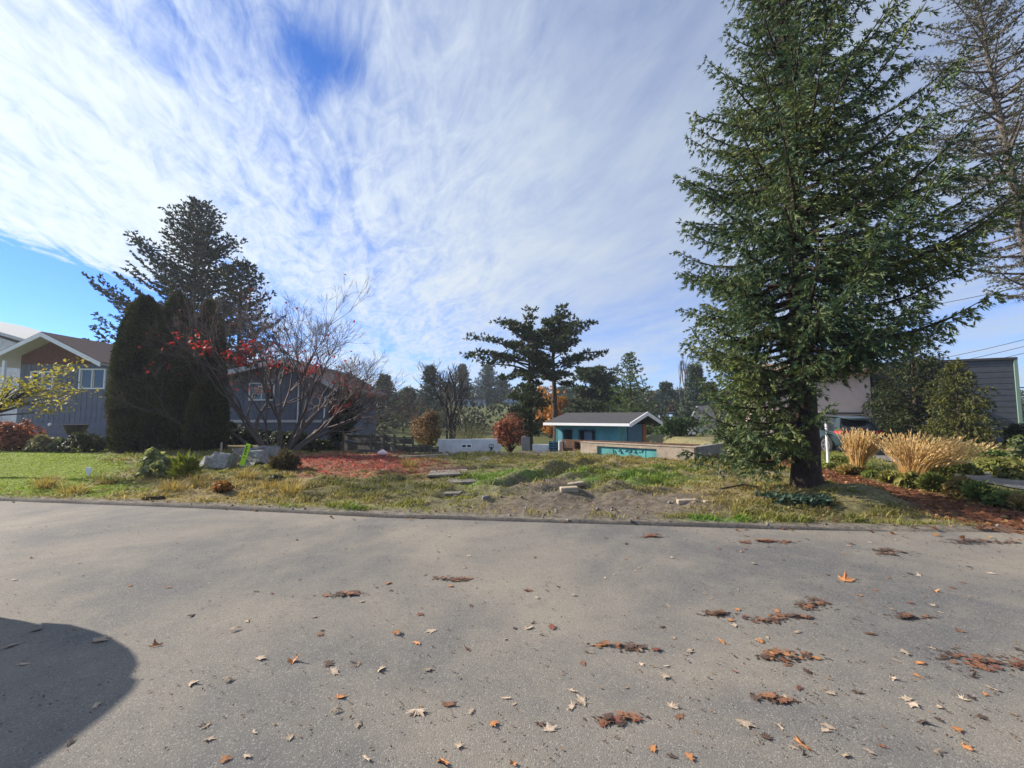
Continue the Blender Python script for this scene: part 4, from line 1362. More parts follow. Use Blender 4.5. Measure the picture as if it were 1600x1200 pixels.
# things glimpsed inside the garage
gp = lambda lx, ly: A - fd * lx + gd * ly
q = gp(op[1][0] + 0.25, 1.2)
o = MB().box(-0.24, 0.24, -0.3, 0.3, 0, 2.0).build('locker', mat('pale_blue_metal', (0.20, 0.32, 0.44), 0.5), bevel=0.02, loc=(q[0], q[1], zf + 0.05))
o.rotation_euler = (0, 0, GA.rotation_euler[2]); tag(o, 'pale blue locker seen through the garage window', 'locker')
q = gp(op[1][1] - 0.1, 1.3)
o = MB().bar((-0.28, 0, 1.35), (0.26, 0, 1.62), 0.09).bar((-0.02, 0.05, 1.25), (0.02, 0.05, 1.7), 0.09).bar((0, 0.04, 0), (0, 0.04, 1.3), 0.06).bar((-0.2, 0.0, 1.55), (0.2, 0.0, 1.32), 0.07).build('board_bundle', M_WOODO, loc=(q[0], q[1], zf + 0.05))
tag(o, 'orange wooden boards leaning crosswise inside the garage window', 'boards')
MB_floor = MB().box(-Lg + 0.2, 0.3, 0.2, Wg + 0.2, -0.25, 0.05).build('floor_slab', M_CONCG, GA)

# ---- low foundation of the demolished house: near wall, end wall, beam
FA, FB = np.array([2.55, 16.3]), np.array([5.62, 13.55])
ft, zt = unit((FB - FA)[None])[0], 0.62
FO = thing('foundation_wall', (FA[0], FA[1], 0.0), 'tan concrete foundation wall with long aqua inset strip', 'wall', rz=math.atan2(ft[1], ft[0]))
Lf = float(np.linalg.norm(FB - FA))
s0, s1 = 0.70, Lf - 1.20
m = MB()
m.box(0.0, s0, 0, 0.22, -1.6, zt).box(s1, Lf, 0, 0.22, -1.6, zt).box(s0, s1, 0, 0.22, zt - 0.10, zt).box(s0, s1, 0, 0.22, -1.6, zt - 0.42)
m.build('wall', M_CONC, FO)
MB().box(s0, s1, 0.07, 0.2, zt - 0.42, zt - 0.10).build('inset_panel', M_TEALL, FO)
for k in range(int((s1 - s0) / 0.62)):
    MB().box(s0 + 0.6 * (k + 1), s0 + 0.6 * (k + 1) + 0.012, 0.06, 0.069, zt - 0.41, zt - 0.11).build('panel_joint', M_TEALD, FO)
MB().box(Lf - 0.22, Lf + 0.02, 0.224, 3.3, -1.6, zt + 0.01).build('end_wall', M_CONCG, FO)
MB().box(-0.02, Lf + 0.05, -0.02, 0.26, zt + 0.003, zt + 0.03).build('sill_plate', M_CONC, FO)
# graffiti strokes on the inset strip
rg = random.Random(4)
gm = MB()
for k in range(13):
    x = s0 + 0.65 + 0.085 * k
    z = zt - 0.26
    gm.bar((x, 0.062, z + rg.uniform(-.10, .02)), (x + rg.uniform(-.09, .12), 0.062, z + rg.uniform(.0, .11)), 0.028, 0.01)
gm.build('graffiti', mat('black_spray', (0.02, 0.04, 0.045), 0.8), FO)

BA, BB = np.array([2.05, 18.0]), np.array([6.35, 14.9])
bt = unit((BB - BA)[None])[0]
BO = thing('joist_frame', (BA[0], BA[1], 0.0), 'weathered brown floor beam with short joist blocks behind the foundation wall', 'beam', rz=math.atan2(bt[1], bt[0]))
Lb = float(np.linalg.norm(BB - BA))
MB().box(0, Lb, 0, 0.12, 0.565, 0.64).build('beam', M_WOODB, BO)
MB().box(0, Lb, 0.12, 0.30, -1.4, 0.30).build('sill_wall', M_WOODB, BO)
for k in range(12):
    x = 0.5 + k * (Lb - 0.6) / 11
    MB().box(x, x + 0.07, 0.01, 0.30, 0.30, 0.562).build('joist', M_WOODB, BO)
MB().box(0.0, Lb, 0.30, 0.33, 0.28, 0.60).build('back_board', M_WOODB, BO)
for x in (0.01, Lb * 0.98):
    MB().box(x - 0.05, x + 0.05, -0.02, 0.1, -1.4, 0.56).build('post', M_WOODB, BO)

# ---- white walls
Yv = 19.5
vx = lambda u: (u - CX) / F_PX * Yv
vz = lambda v: CAM_Z + (HORIZON - v) / F_PX * Yv
WW = thing('white_wall', (vx(732), Yv, 0.0), 'long white painted wall with small basement window behind the crest', 'wall')
X = lambda u: vx(u) - vx(732)
m = MB()
wx0, wx1, wz0, wz1 = X(721), X(738), vz(700), vz(693)
m.box(X(685), wx0, 0, 0.2, -1.6, vz(686)).box(wx1, X(777), 0, 0.2, -1.6, vz(685.6)).box(wx0, wx1, 0, 0.2, wz1, vz(686)).box(wx0, wx1, 0, 0.2, -1.6, wz0)
m.box(X(777), X(783), 0, 0.2, -1.6, vz(694))
m.build('wall', M_WHITEWALL, WW)
window(WW, wx0 + 0.05, wz0 + 0.05, wx1 - wx0 - 0.1, wz1 - wz0 - 0.1, 0.03, 0.05, 1)
m = MB()
for k in range(16):
    a = k / 16 * 6.28
    m.bar((X(768) + 0.11 * math.cos(a), -0.006, vz(697) + 0.09 * math.sin(a)), (X(768) + 0.11 * math.cos(a + .4), -0.006, vz(697) + 0.09 * math.sin(a + .4)), 0.012, 0.025)
m.box(X(766.5), X(769.5), -0.012, -0.002, vz(703), vz(697.5))
m.build('spray_mark', mat('black_spray', (0.02, 0.04, 0.045), 0.8), WW)
for (u0, u1, v0, v1, M_, nm, lab) in ((815, 828, 683, 708, M_CONCG, 'broken_wall', 'ragged grey wall stub between the red bush and the pine trunk'),
                                       (832, 858, 694, 712, M_WHITEWALL, 'white_wall', 'low white wall piece left of the blue shuttered panel'),
                                       (873, 884, 689, 712, M_WHITEWALL, 'white_wall', 'narrow white wall piece between shutter and foundation beam')):
    Yq = 18.3
    fx = lambda u: (u - CX) / F_PX * Yq
    t0, t1 = CAM_Z + (HORIZON - v0) / F_PX * Yq, -1.5
    o = MB().prism([(fx(u0), t1), (fx(u1), t1), (fx(u1), t0 - 0.02), (fx(u1) * 0.4 + fx(u0) * 0.6, t0 + (0.06 if nm == 'broken_wall' else 0)), (fx(u0), t0)], Yq, Yq + 0.2).build(nm, M_)
    tag(o, lab, 'wall')
Yq = 18.2
SHP = thing('shutter_panel', ((865 - CX) / F_PX * Yq, Yq, -1.4), 'blue slatted shutter panel below the left end of the garage', 'shutter')
z0, z1 = CAM_Z + (HORIZON - 704) / F_PX * Yq + 1.4 - 0.3, CAM_Z + (HORIZON - 689) / F_PX * Yq + 1.4
for xx in (-0.19, -0.01, 0.17):
    MB().box(xx - 0.022, xx + 0.022, 0, 0.05, 0, z1).build('stile', M_TEALD, SHP)
for k in range(7):
    zz = z0 + (z1 - z0) * (k + 0.3) / 7
    for xa_, xb_ in ((-0.168, -0.032), (0.012, 0.148)):
        MB().add([(xa_, 0.0, zz), (xb_, 0.0, zz), (xb_, 0.04, zz + 0.05), (xa_, 0.04, zz + 0.05), (xa_, 0.01, zz - 0.01), (xb_, 0.01, zz - 0.01), (xb_, 0.05, zz + 0.04), (xa_, 0.05, zz + 0.04)],
                 [(0, 1, 2, 3), (7, 6, 5, 4), (0, 4, 5, 1), (1, 5, 6, 2), (2, 6, 7, 3), (3, 7, 4, 0)]).build('slat', M_TEALD, SHP)
MB().box(-0.165, 0.145, 0.055, 0.07, 0, z1 - 0.01).build('backing', M_DARKIN, SHP)

# ---- beige house behind the spruce, slate building at the right
BH = thing('beige_house', (15.0, 27.4, g1(15, 27.4)), 'beige stucco house half hidden behind the big spruce', 'house', rz=R(-24))
MB().box(0, 6.1, 0, 6, -0.5, 3.9).build('wall', M_BEIGE, BH)
for a, b in (((-0.7), 3.0), (6.7, 3.0)):
    m = MB(); m.prism([(a, 3.85), (b, 4.8), (b, 4.96), (a, 4.01)], -0.5, 6.6, 'x'); rf = m.build('roof', M_ROOFBR, BH)
MB().box(-0.5, 6.6, -0.78, -0.7, 3.75, 4.0).build('gutter', M_WOODB, BH)
MB().box(1.2, 5.7, -0.06, -0.003, -0.3, 1.6).build('garage_door', mat('dark_brown_door', (0.05, 0.045, 0.045), 0.7), BH)
window(BH, 0.4, 2.3, 1.2, 0.9, -0.03, 0.07, 1)
for k in range(3):
    MB().box(1.25, 5.65, -0.075, -0.062, 0.1 + 0.5 * k, 0.13 + 0.5 * k).build('door_groove', M_DARKIN, BH)

SB = thing('slate_building', (21.1, 25.4, g1(21.1, 25.4)), 'dark slate clad building with flat roof edge at the right border', 'building', rz=R(-25))
MB().box(0, 6.0, 0, 7, -0.6, 4.35).build('wall', M_NAVY, SB)
MB().box(-0.12, 6.1, -0.12, 7.1, 4.352, 4.47).build('roof', M_ROOFGR, SB)
MB().box(5.96, 6.1, -0.1, 0.0, -0.5, 4.345).build('corner_board', mat('green_grey_trim', (0.16, 0.24, 0.20), 0.7), SB)
for k in range(14):
    z = 0.0 + k * 0.31
    MB().box(0.0, 5.955, -0.03, -0.004, z, z + 0.28).build('cladding_board', M_NAVY, SB)

# ---- far hillside houses
def far_house(u0, u1, v0, v1, Y, wallm, label, storeys, nwin, roofm=M_ROOFGR, hip=0.6):
    x0, x1 = (u0 - CX) / F_PX * Y, (u1 - CX) / F_PX * Y
    zb, zt = CAM_Z + (HORIZON - v1) / F_PX * Y, CAM_Z + (HORIZON - v0) / F_PX * Y
    wd = x1 - x0
    t = thing('hillside_house', ((x0 + x1) / 2, Y, zb), label, 'house', 'houses on the far hillside')
    Hh = zt - zb
    MB().box(-wd / 2, wd / 2, 0, 7, -4, Hh).build('wall', wallm, t)
    m = MB(); m.prism([(-wd / 2 - 0.5, Hh + 0.003), (wd / 2 + 0.5, Hh + 0.003), (wd / 2 - 0.6, Hh + hip), (-wd / 2 + 0.6, Hh + hip)], -0.7, 7.6); m.build('roof', roofm, t)
    for s in range(storeys):
        for k in range(nwin):
            a = -wd / 2 + wd * (k + 0.18) / nwin; b = -wd / 2 + wd * (k + 0.82) / nwin
            z0 = Hh * s / storeys + Hh / storeys * 0.22; z1 = Hh * s / storeys + Hh / storeys * 0.85
            f = MB().box(a - 0.08, b + 0.08, -0.06, -0.003, z0 - 0.08, z1 + 0.08).build('window', M_WHITE, t)
            MB().box(a, b, -0.09, -0.062, z0, z1).build('pane', M_GLASS, f)
    if storeys > 1:
        dk = MB().box(-wd / 2, wd / 2, -1.2, -0.1, Hh / storeys - 0.1, Hh / storeys + 0.05).build('balcony', M_WHITE, t)
        MB().box(-wd / 2, wd / 2, -1.2, -1.14, Hh / storeys + 0.7, Hh / storeys + 0.8).build('rail', M_WHITE, dk)
    return t


M_BLUEW = mat('pale_blue_siding', (0.30, 0.42, 0.66), 0.8, noise=0.2)
far_house(708, 757, 624, 636, 105, M_BLUEW, 'long pale blue house on the hillside below the broad fir', 1, 6)
far_house(788, 806, 628, 634, 108, M_BLUEW, 'small blue-roofed house right of the pale blue hillside house', 1, 2, M_BLUEW)
far_house(1050, 1080, 645, 670, 70, mat('slate_blue_siding', (0.16, 0.26, 0.42), 0.8), 'boxy blue house with two glazed storeys left of the big spruce', 3, 2, hip=0.15)
for (u, Yq, lab, hh) in ((1093, 40, 'steep grey shed roof peeking out at the left edge of the spruce', 3.1),):
    x = (u - CX) / F_PX * Yq
    t = thing('grey_shed', (x, Yq, g1(x, Yq)), lab, 'shed', rz=R(-20))
    MB().box(-1.0, 1.4, 0, 3, -0.4, 1.2).build('wall', M_WHITEWALL, t)
    m = MB(); m.prism([(-1.15, 1.203), (1.6, 1.203), (0.9, hh), (-0.2, hh)], -0.2, 3.2); m.build('roof', mat('pale_grey_shingle', (0.24, 0.24, 0.25), 0.9, noise=0.2), t)

# ---- plank fence behind the red leaf carpet
fp = [PY(u, v, Yq) for (u, v, Yq) in ((536, 700, 20.5), (580, 703, 19.8), (600, 703, 19.4), (616, 703, 19.0), (631, 702, 18.8), (645, 702, 18.5), (656, 702, 18.4), (664, 702, 18.3), (674, 702, 18.2), (684, 702, 18.1))]
FE = thing('wooden_fence', (fp[0][0], fp[0][1], 0.0), 'weathered grey post and plank fence beyond the red leaf carpet', 'fence')
fo = np.array([fp[0][0], fp[0][1]])
tops = [0.82, 0.84, 0.80, 0.80, 0.74, 0.74, 0.42, 0.42, 0.40, 0.35]
FPTS = [(p[0] - fo[0], p[1] - fo[1]) for p in fp]
for (x, y), tp in zip(FPTS, tops):
    MB().box(x - 0.04, x + 0.04, y - 0.04, y + 0.04, -1.2, tp).build('post', M_WOODG, FE)
for i in range(len(FPTS) - 1):
    (xa_, ya_), (xb_, yb_) = FPTS[i], FPTS[i + 1]
    t = min(tops[i], tops[i + 1])
    for zz, th in ((t - 0.06, 0.05), (t - 0.40, 0.04)):
        MB().bar((xa_, ya_ + 0.06, zz), (xb_, yb_ + 0.06, zz), 0.03, th).build('rail', M_WOODG, FE)
    for zz, hh in ((t - 0.22, 0.24), (t - 0.62, 0.36)):
        MB().bar((xa_, ya_ + 0.10, zz), (xb_, yb_ + 0.10, zz), 0.02, hh).build('plank', M_WOODG, FE)
p1, p2, p3 = PY(562, 702, 17.3), PY(632, 705, 16.2), PY(690, 699, 17.0)
for a, b, lab in ((p1, p2, 'long grey timber edging lying below the plank fence'), (p2, p3, 'shorter timber edging turning towards the white wall')):
    c = (a + b) / 2; zc_ = max(g1(c[0], c[1]), -0.2)
    o = MB().bar((a[0] - c[0], a[1] - c[1], 0), (b[0] - c[0], b[1] - c[1], 0), 0.12, 0.26).build('timber_edging', M_WOODG, loc=(c[0], c[1], zc_ + 0.08))
    tag(o, lab, 'timber')

# ------------------------------------------------------------------ boulders
def rock_mesh(seed):
    rng = random.Random(seed)
    bm = bmesh.new()
    bmesh.ops.create_icosphere(bm, subdivisions=3, radius=1.0)
    planes = [(Vector((rng.gauss(0, 1), rng.gauss(0, 1), rng.gauss(0, .8))).normalized(), rng.uniform(0.55, 0.8)) for _ in range(5)]
    q0 = Matrix.Rotation(rng.uniform(0, 3), 3, 'Z') @ Matrix.Rotation(rng.uniform(-.3, .3), 3, 'X')
    for ax in ((1, 0, 0), (-1, 0, 0), (0, 1, 0), (0, -1, 0), (0, 0, 1), (0, 0, -1)):
        planes.append((q0 @ (Vector(ax) + Vector((rng.gauss(0, .14), rng.gauss(0, .14), rng.gauss(0, .14)))).normalized(), rng.uniform(0.42, 0.6)))
    for v in bm.verts:
        for n_, d in planes:
            k = v.co.dot(n_) - d
            if k > 0:
                v.co -= n_ * k
        v.co += Vector((rng.gauss(0, .012), rng.gauss(0, .012), rng.gauss(0, .012)))
    me = bpy.data.meshes.new('boulder'); bm.to_mesh(me); bm.free()
    return me


M_ROCK = mat('grey_granite', (0.30, 0.295, 0.28), 0.9, noise=0.45, nscale=3.5, bump=0.7, bscale=12)
RK = [rock_mesh(s) for s in range(5)]
ROCKS = [(320, 733, 22, 20, 'pale upright boulder at the left end of the rock pile'), (343, 731, 34, 24, 'largest slab-like boulder second from the left in the pile'),
         (333, 722, 16, 10, 'small boulder behind the largest slab-like one'), (372, 716, 26, 18, 'rounded boulder behind the lime stake'),
         (358, 722, 20, 10, 'low boulder between the largest slab and the stake'), (394, 726, 32, 22, 'big boulder just right of the lime stake'),
         (405, 712, 24, 14, 'boulder at the back of the pile near the maple'), (418, 716, 20, 16, 'boulder at the right end beside the maple trunk'),
         (388, 710, 18, 10, 'small boulder at the top of the rock pile'), (424, 708, 14, 12, 'small pale stone at the foot of the maple trunk'),
         (380, 731, 22, 6, 'flat stone slab lying below the lime stake'), (438, 713, 12, 9, 'little grey stone right of the maple trunk')]
for i, (u, v, wpx, hpx, lab) in enumerate(ROCKS):
    p = PG(u, v)
    o = link('boulder', RK[i % 5], M_ROCK, None, (p[0], p[1] + 0.2, p[2] + hpx / F_PX * p[1] * 0.35))
    k = p[1] / F_PX
    o.scale = (wpx * k * 0.92, wpx * k * 0.75, hpx * k * 0.95)
    o.rotation_euler = (0.1 * math.sin(i * 3), 0.15 * math.cos(i * 5), i * 1.7)
    tag(o, lab, 'boulder', 'boulders in the rock pile')

# lime survey stake with dark marks
p = PG(376, 733)
M_LIME = mat('lime_paint', (0.42, 0.72, 0.02), 0.5)
ST_ = thing('survey_stake', tuple(p), 'lime green tilted stake with dark lettering in front of the boulders', 'stake')
k = p[1] / F_PX
hS = 39 * k
MB().box(-0.065, 0.065, -0.015, 0.015, hS * 0.12, hS).build('board', M_LIME, ST_)
MB().box(-0.055, 0.055, -0.022, 0.022, -0.15, hS * 0.13).build('foot', M_CONCG, ST_)
m = MB()
for zz, a, b in ((0.90, -0.03, 0.02), (0.86, -0.03, -0.005), (0.82, -0.02, 0.03), (0.77, -0.03, 0.02), (0.73, -0.035, 0.0), (0.69, -0.03, 0.025), (0.655, -0.01, 0.03), (0.60, -0.03, 0.03), (0.575, -0.03, 0.02), (0.46, -0.03, 0.03), (0.43, -0.01, 0.01)):
    m.box(a, b, -0.019, -0.0155, hS * zz, hS * (zz + 0.022))
m.box(-0.035, -0.022, -0.0195, -0.0155, hS * 0.66, hS * 0.93)
m.build('lettering', mat('black_ink', (0.02, 0.03, 0.01), 0.7), ST_)
ST_.rotation_euler = (0, R(16), 0)

# slim post behind the boulders, little white marker by the lawn, dark planter
p = PG(345, 722)
o = MB().tube([(0, 0, -0.1), (0, 0, 0.62)], 0.025, 8).build('slim_post', M_CONCG, loc=tuple(p)); tag(o, 'slim pale post sticking up behind the largest boulder', 'post')
p = PG(138, 746)
MK = thing('lawn_marker', tuple(p), 'small white marker at the edge between lawn and dry grass', 'marker')
MB().box(-0.07, 0.07, -0.012, 0.012, 0.10, 0.24).build('plate', M_WHITE, MK); MB().box(-0.015, 0.015, -0.01, 0.01, -0.1, 0.10).build('leg', M_WHITE, MK)
p = PG(105, 700)
PL = thing('planter', (p[0], p[1] + 0.3, p[2]), 'dark tapered planter bowl on a foot against the grey gable wall', 'planter')
MB().tube([(0, 0, 0.55), (0, 0, 0.62), (0, 0, 0.95), (0, 0, 1.0)], [0.22, 0.30, 0.42, 0.44], 14).build('bowl', mat('dark_glaze', (0.02, 0.02, 0.026), 0.4), PL)
MB().tube([(0, 0, -0.1), (0, 0, 0.1), (0, 0, 0.55)], [0.3, 0.16, 0.13], 12).build('foot', mat('dark_glaze', (0.02, 0.02, 0.026), 0.4), PL)

# ------------------------------------------------------------------ slabs and scraps on the lot
M_SLAB = mat('worn_slab', (0.20, 0.185, 0.165), 0.95, noise=0.45, nscale=7, bump=0.8, bscale=25)
for (u, v, wd, dp, th, rz, M_, nm, lab, cat) in (
        (724, 753, 0.72, 0.50, 0.04, 0.1, M_SLAB, 'paving_slab', 'square grey paving slab in the middle of the grass', 'slab'),
        (700, 740, 0.95, 0.7, 0.03, 0.05, M_SLAB, 'paving_slab', 'wide worn paving slab farther up the old path', 'slab'),
        (725, 775, 0.42, 0.26, 0.04, 0.15, M_SLAB, 'paving_slab', 'broken slab nearest to the road', 'slab'),
        (708, 771, 0.36, 0.22, 0.04, -0.2, M_SLAB, 'paving_slab', 'slab fragment left of the broken slab nearest the road', 'slab'),
        (757, 778, 0.16, 0.14, 0.06, 0.7, M_CONCG, 'rubble_piece', 'lump of broken concrete right of the broken slab', 'rubble'),
        (889, 766, 0.34, 0.16, 0.05, 0.05, M_CONC, 'brick', 'pale tan brick lying alone in the wheel ruts', 'brick'),
        (897, 757, 0.5, 0.16, 0.04, 0.5, M_CONC, 'board_scrap', 'tan board scrap behind the single brick', 'board'),
        (1073, 783, 0.34, 0.1, 0.04, 0.0, M_CONC, 'board_scrap', 'pale board scrap beside the dark clods', 'board'),
        (1110, 784, 0.26, 0.08, 0.03, 0.15, M_CONC, 'board_scrap', 'short pale board scrap right of the dark clods', 'board'),
        (655, 713, 2.0, 0.12, 0.06, 0.12, M_CONC, 'board_scrap', 'long pale plank lying at the right end of the red leaves', 'board')):
    p = PG(u, v)
    o = MB().box(-wd / 2, wd / 2, -dp / 2, dp / 2, -th, th).build(nm, M_, bevel=0.012, loc=(p[0], p[1], p[2] - th * 0.35))
    o.rotation_euler = (R(2), R(-2), rz)
    tag(o, lab, cat)
p = PG(598, 712)
o = MB().tube([(-0.16, 0, 0.06), (0.0, 0.0, 0.09), (0.16, 0, 0.05)], [0.05, 0.11, 0.04], 8).build('plastic_bag', mat('pink_plastic', (0.85, 0.62, 0.60), 0.5), loc=tuple(p), smooth=True)
tag(o, 'small crumpled pale pink bag on the red leaves', 'bag')

# ------------------------------------------------------------------ cars
def car_proto(name, loc, rz, label, paint, mirrors=True, boxy=False):
    """SUV, local +y = forward, rear bumper at y = 0, length 4.6"""
    root = thing(name, loc, label, 'car', rz=rz)
    # stations along the length: y, half width, sill z, belt z
    ST = [(0.0, 0.70, 0.42, 0.92), (0.06, 0.84, 0.36, 1.00), (0.35, 0.92, 0.30, 1.04), (0.9, 0.935, 0.27, 1.03), (1.8, 0.94, 0.26, 1.01), (2.7, 0.94, 0.26, 0.99),
          (3.3, 0.93, 0.27, 0.97), (3.9, 0.90, 0.30, 0.90), (4.35, 0.83, 0.36, 0.80), (4.6, 0.62, 0.42, 0.66)]
    V = []
    for (y, hw, zs, zb) in ST:
        zm = zs + (zb - zs) * 0.55
        ring = [(hw * 0.80, zs - 0.02), (hw * 0.95, zs + 0.03), (hw, zm - 0.08), (hw * 0.995, zm + 0.06), (hw * 0.95, zb - 0.05), (hw * 0.86, zb + 0.01), (hw * 0.4, zb + 0.045)]
        ring = ring + [(-a, b) for a, b in ring[::-1]]
        V += [(a, y, b) for a, b in ring]
    k, n = len(ST), 14
    Fq = [(i * n + j, i * n + (j + 1) % n, (i + 1) * n + (j + 1) % n, (i + 1) * n + j) for i in range(k - 1) for j in range(n)]
    Fq += [tuple(range(n - 1, -1, -1)), tuple((k - 1) * n + j for j in range(n))]
    m = MB(); m.add(V, Fq)
    me = m.mesh('body', smooth=True)
    body = link('body', me, paint, root)
    sd = body.modifiers.new('sub', 'SUBSURF'); sd.levels = 1; sd.render_levels = 2
    # greenhouse: glass shell under a painted roof
    GH = [(0.10, 1.02, 0.80), (0.42, 1.50, 0.70), (0.8, 1.60, 0.68), (2.2, 1.63, 0.67), (2.75, 1.56, 0.66), (3.55, 0.99, 0.80)]
    if boxy:
        GH = [(0.03, 1.02, 0.84), (0.06, 1.30, 0.79), (0.13, 1.50, 0.73), (0.40, 1.62, 0.70), (2.2, 1.68, 0.68), (2.75, 1.60, 0.66), (3.55, 0.99, 0.80)]
    gl = MB()
    v = []
    for (y, z, hw) in GH:
        zb = 0.98
        f = (z - zb) / 0.64
        v += [(0.87, y if f < 0.1 else y, zb), (hw, y, z - 0.02), (hw * 0.6, y, z), (-hw * 0.6, y, z), (-hw, y, z - 0.02), (-0.87, y, zb)]
    fq = [(i * 6 + j, i * 6 + j + 1, (i + 1) * 6 + j + 1, (i + 1) * 6 + j) for i in range(len(GH) - 1) for j in range(5)]
    fq += [tuple(range(5, -1, -1)), tuple((len(GH) - 1) * 6 + j for j in range(6))]
    gl.add(v, fq); go = link('glasshouse', gl.mesh('glasshouse', smooth=True), M_GLASS, root)
    sg_ = go.modifiers.new('sub', 'SUBSURF'); sg_.levels = 1; sg_.render_levels = 2
    rf = MB()
    v = []
    RS = [(0.10, 1.46, 0.40), (0.16, 1.53, 0.60), (0.45, 1.585, 0.70), (0.8, 1.63, 0.70), (2.2, 1.655, 0.69), (2.72, 1.60, 0.67)]
    if boxy:
        RS = [(0.16, 1.56, 0.50), (0.28, 1.61, 0.62), (0.55, 1.66, 0.70), (0.9, 1.69, 0.71), (2.2, 1.71, 0.69), (2.72, 1.63, 0.67)]
    for (y, z, hw) in RS:
        v += [(hw + 0.015, y, z - 0.07), (hw * 0.92, y, z), (hw * 0.4, y, z + 0.02), (-hw * 0.4, y, z + 0.02), (-hw * 0.92, y, z), (-hw - 0.015, y, z - 0.07)]
    rf.add(v, [(i * 6 + j, i * 6 + (j + 1) % 6, (i + 1) * 6 + (j + 1) % 6, (i + 1) * 6 + j) for i in range(5) for j in range(6)] + [tuple(range(5, -1, -1)), tuple(30 + j for j in range(6))])
    ro = link('roof', rf.mesh('roof', smooth=True), paint, root)
    sr_ = ro.modifiers.new('sub', 'SUBSURF'); sr_.levels = 1; sr_.render_levels = 2
    for s in (-1, 1):
        MB().bar((s * 0.875, 0.30, 1.0), (s * 0.715, 0.42, 1.53), 0.16, 0.05).build('rear_pillar', paint, root)
        MB().bar((s * 0.885, 1.95, 1.0), (s * 0.70, 1.95, 1.58), 0.07, 0.05).build('door_pillar', M_DARKIN, root)
        MB().bar((s * 0.86, 3.45, 1.0), (s * 0.685, 2.72, 1.57), 0.07, 0.05).build('front_pillar', paint, root)
        if not boxy: MB().bar((s * 0.72, 0.7, 1.68), (s * 0.70, 2.4, 1.70), 0.035).build('roof_rail', mat('black_trim', (0.02, 0.02, 0.022), 0.5), root)
        MB().add([(s * 0.90, 0.10, 0.86), (s * 0.95, 0.42, 0.90), (s * 0.93, 0.42, 0.98), (s * 0.86, 0.06, 1.0), (s * 0.48, -0.03, 0.98), (s * 0.50, -0.03, 0.88), (s * 0.80, 0.30, 0.86), (s * 0.80, 0.30, 1.0)],
                 [(0, 1, 2, 3), (0, 3, 4, 5), (3, 2, 7, 4), (0, 5, 6, 1), (1, 6, 7, 2), (4, 7, 6, 5)]).build('tail_light', mat('red_lens', (0.42, 0.01, 0.03), 0.2), root)
        if mirrors: MB().bar((s * 0.96, 2.95, 1.02), (s * 1.10, 2.92, 1.06), 0.14, 0.13).build('wing_mirror', paint, root)
        for y in (0.92, 3.62):
            wq = MB().tube([(s * 0.72, y, 0.35), (s * 0.75, y, 0.35), (s * 0.93, y, 0.35), (s * 0.95, y, 0.35)], [0.31, 0.35, 0.35, 0.32], 24).build('wheel', mat('tyre_rubber', (0.018, 0.018, 0.018), 0.9), root)
            rim = MB()
            rim.tube([(s * 0.945, y, 0.35), (s * 0.957, y, 0.35)], 0.07, 12)
            for a in range(5):
                an = a * 1.2566
                rim.bar((s * 0.955, y, 0.35), (s * 0.955, y + 0.23 * math.cos(an), 0.35 + 0.23 * math.sin(an)), 0.06, 0.02)
            for a in range(20):
                an, a2 = a * 0.31416, (a + 1) * 0.31416
                rim.bar((s * 0.953, y + 0.235 * math.cos(an), 0.35 + 0.235 * math.sin(an)), (s * 0.953, y + 0.235 * math.cos(a2), 0.35 + 0.235 * math.sin(a2)), 0.03, 0.02)
            rim.build('rim', mat('alloy', (0.5, 0.5, 0.52), 0.35, 0.8), wq)
            arch = MB()
            for a in range(12):
                an, a2 = a * 0.2618, (a + 1) * 0.2618
                arch.bar((s * 0.935, y + 0.40 * math.cos(an), 0.36 + 0.40 * math.sin(an)), (s * 0.935, y + 0.40 * math.cos(a2), 0.36 + 0.40 * math.sin(a2)), 0.07, 0.05)
            arch.build('wheel_arch', mat('black_trim', (0.02, 0.02, 0.022), 0.5), root)
    MB().box(-0.80, 0.80, -0.07, 0.12, 0.36, 0.52).build('rear_bumper', mat('black_trim', (0.02, 0.02, 0.022), 0.5), root, bevel=0.03)
    MB().box(-0.26, 0.26, -0.035, -0.01, 0.66, 0.78).build('number_plate', M_WHITE, root)
    MB().box(-0.60, 0.60, -0.085, -0.068, 0.47, 0.50).build('bumper_trim', mat('alloy', (0.5, 0.5, 0.52), 0.35, 0.8), root)
    return root


M_PAINT = mat('grey_green_metallic', (0.035, 0.06, 0.065), 0.3, 0.4, coat=0.6)
cp = PY(1352, 716, 18.3)
car_proto('parked_car', (cp[0], 18.3, g1(cp[0], 18.3) + 0.035), R(0), 'grey-green SUV parked in the drive behind the spruce, rear towards us', M_PAINT)
car_proto('parked_car', (-4.86, 3.0, 0.0), R(90), 'SUV standing on the road just outside the left border, seen by its shadow', mat('dark_blue_metallic', (0.04, 0.06, 0.10), 0.3, 0.4, coat=0.7), mirrors=False, boxy=True)

# white post right of the spruce trunk
p = PG(1294, 727)
PO = thing('marker_post', tuple(p), 'slim white metal post right of the spruce trunk', 'post')
MB().tube([(0, 0, -0.2), (0, 0, 64 / F_PX * p[1])], 0.032, 8).build('pole', mat('white_metal', (0.75, 0.76, 0.76), 0.4), PO)
MB().tube([(0, 0, 64 / F_PX * p[1]), (0, 0, 66 / F_PX * p[1])], 0.045, 8).build('cap', M_CONCG, PO)


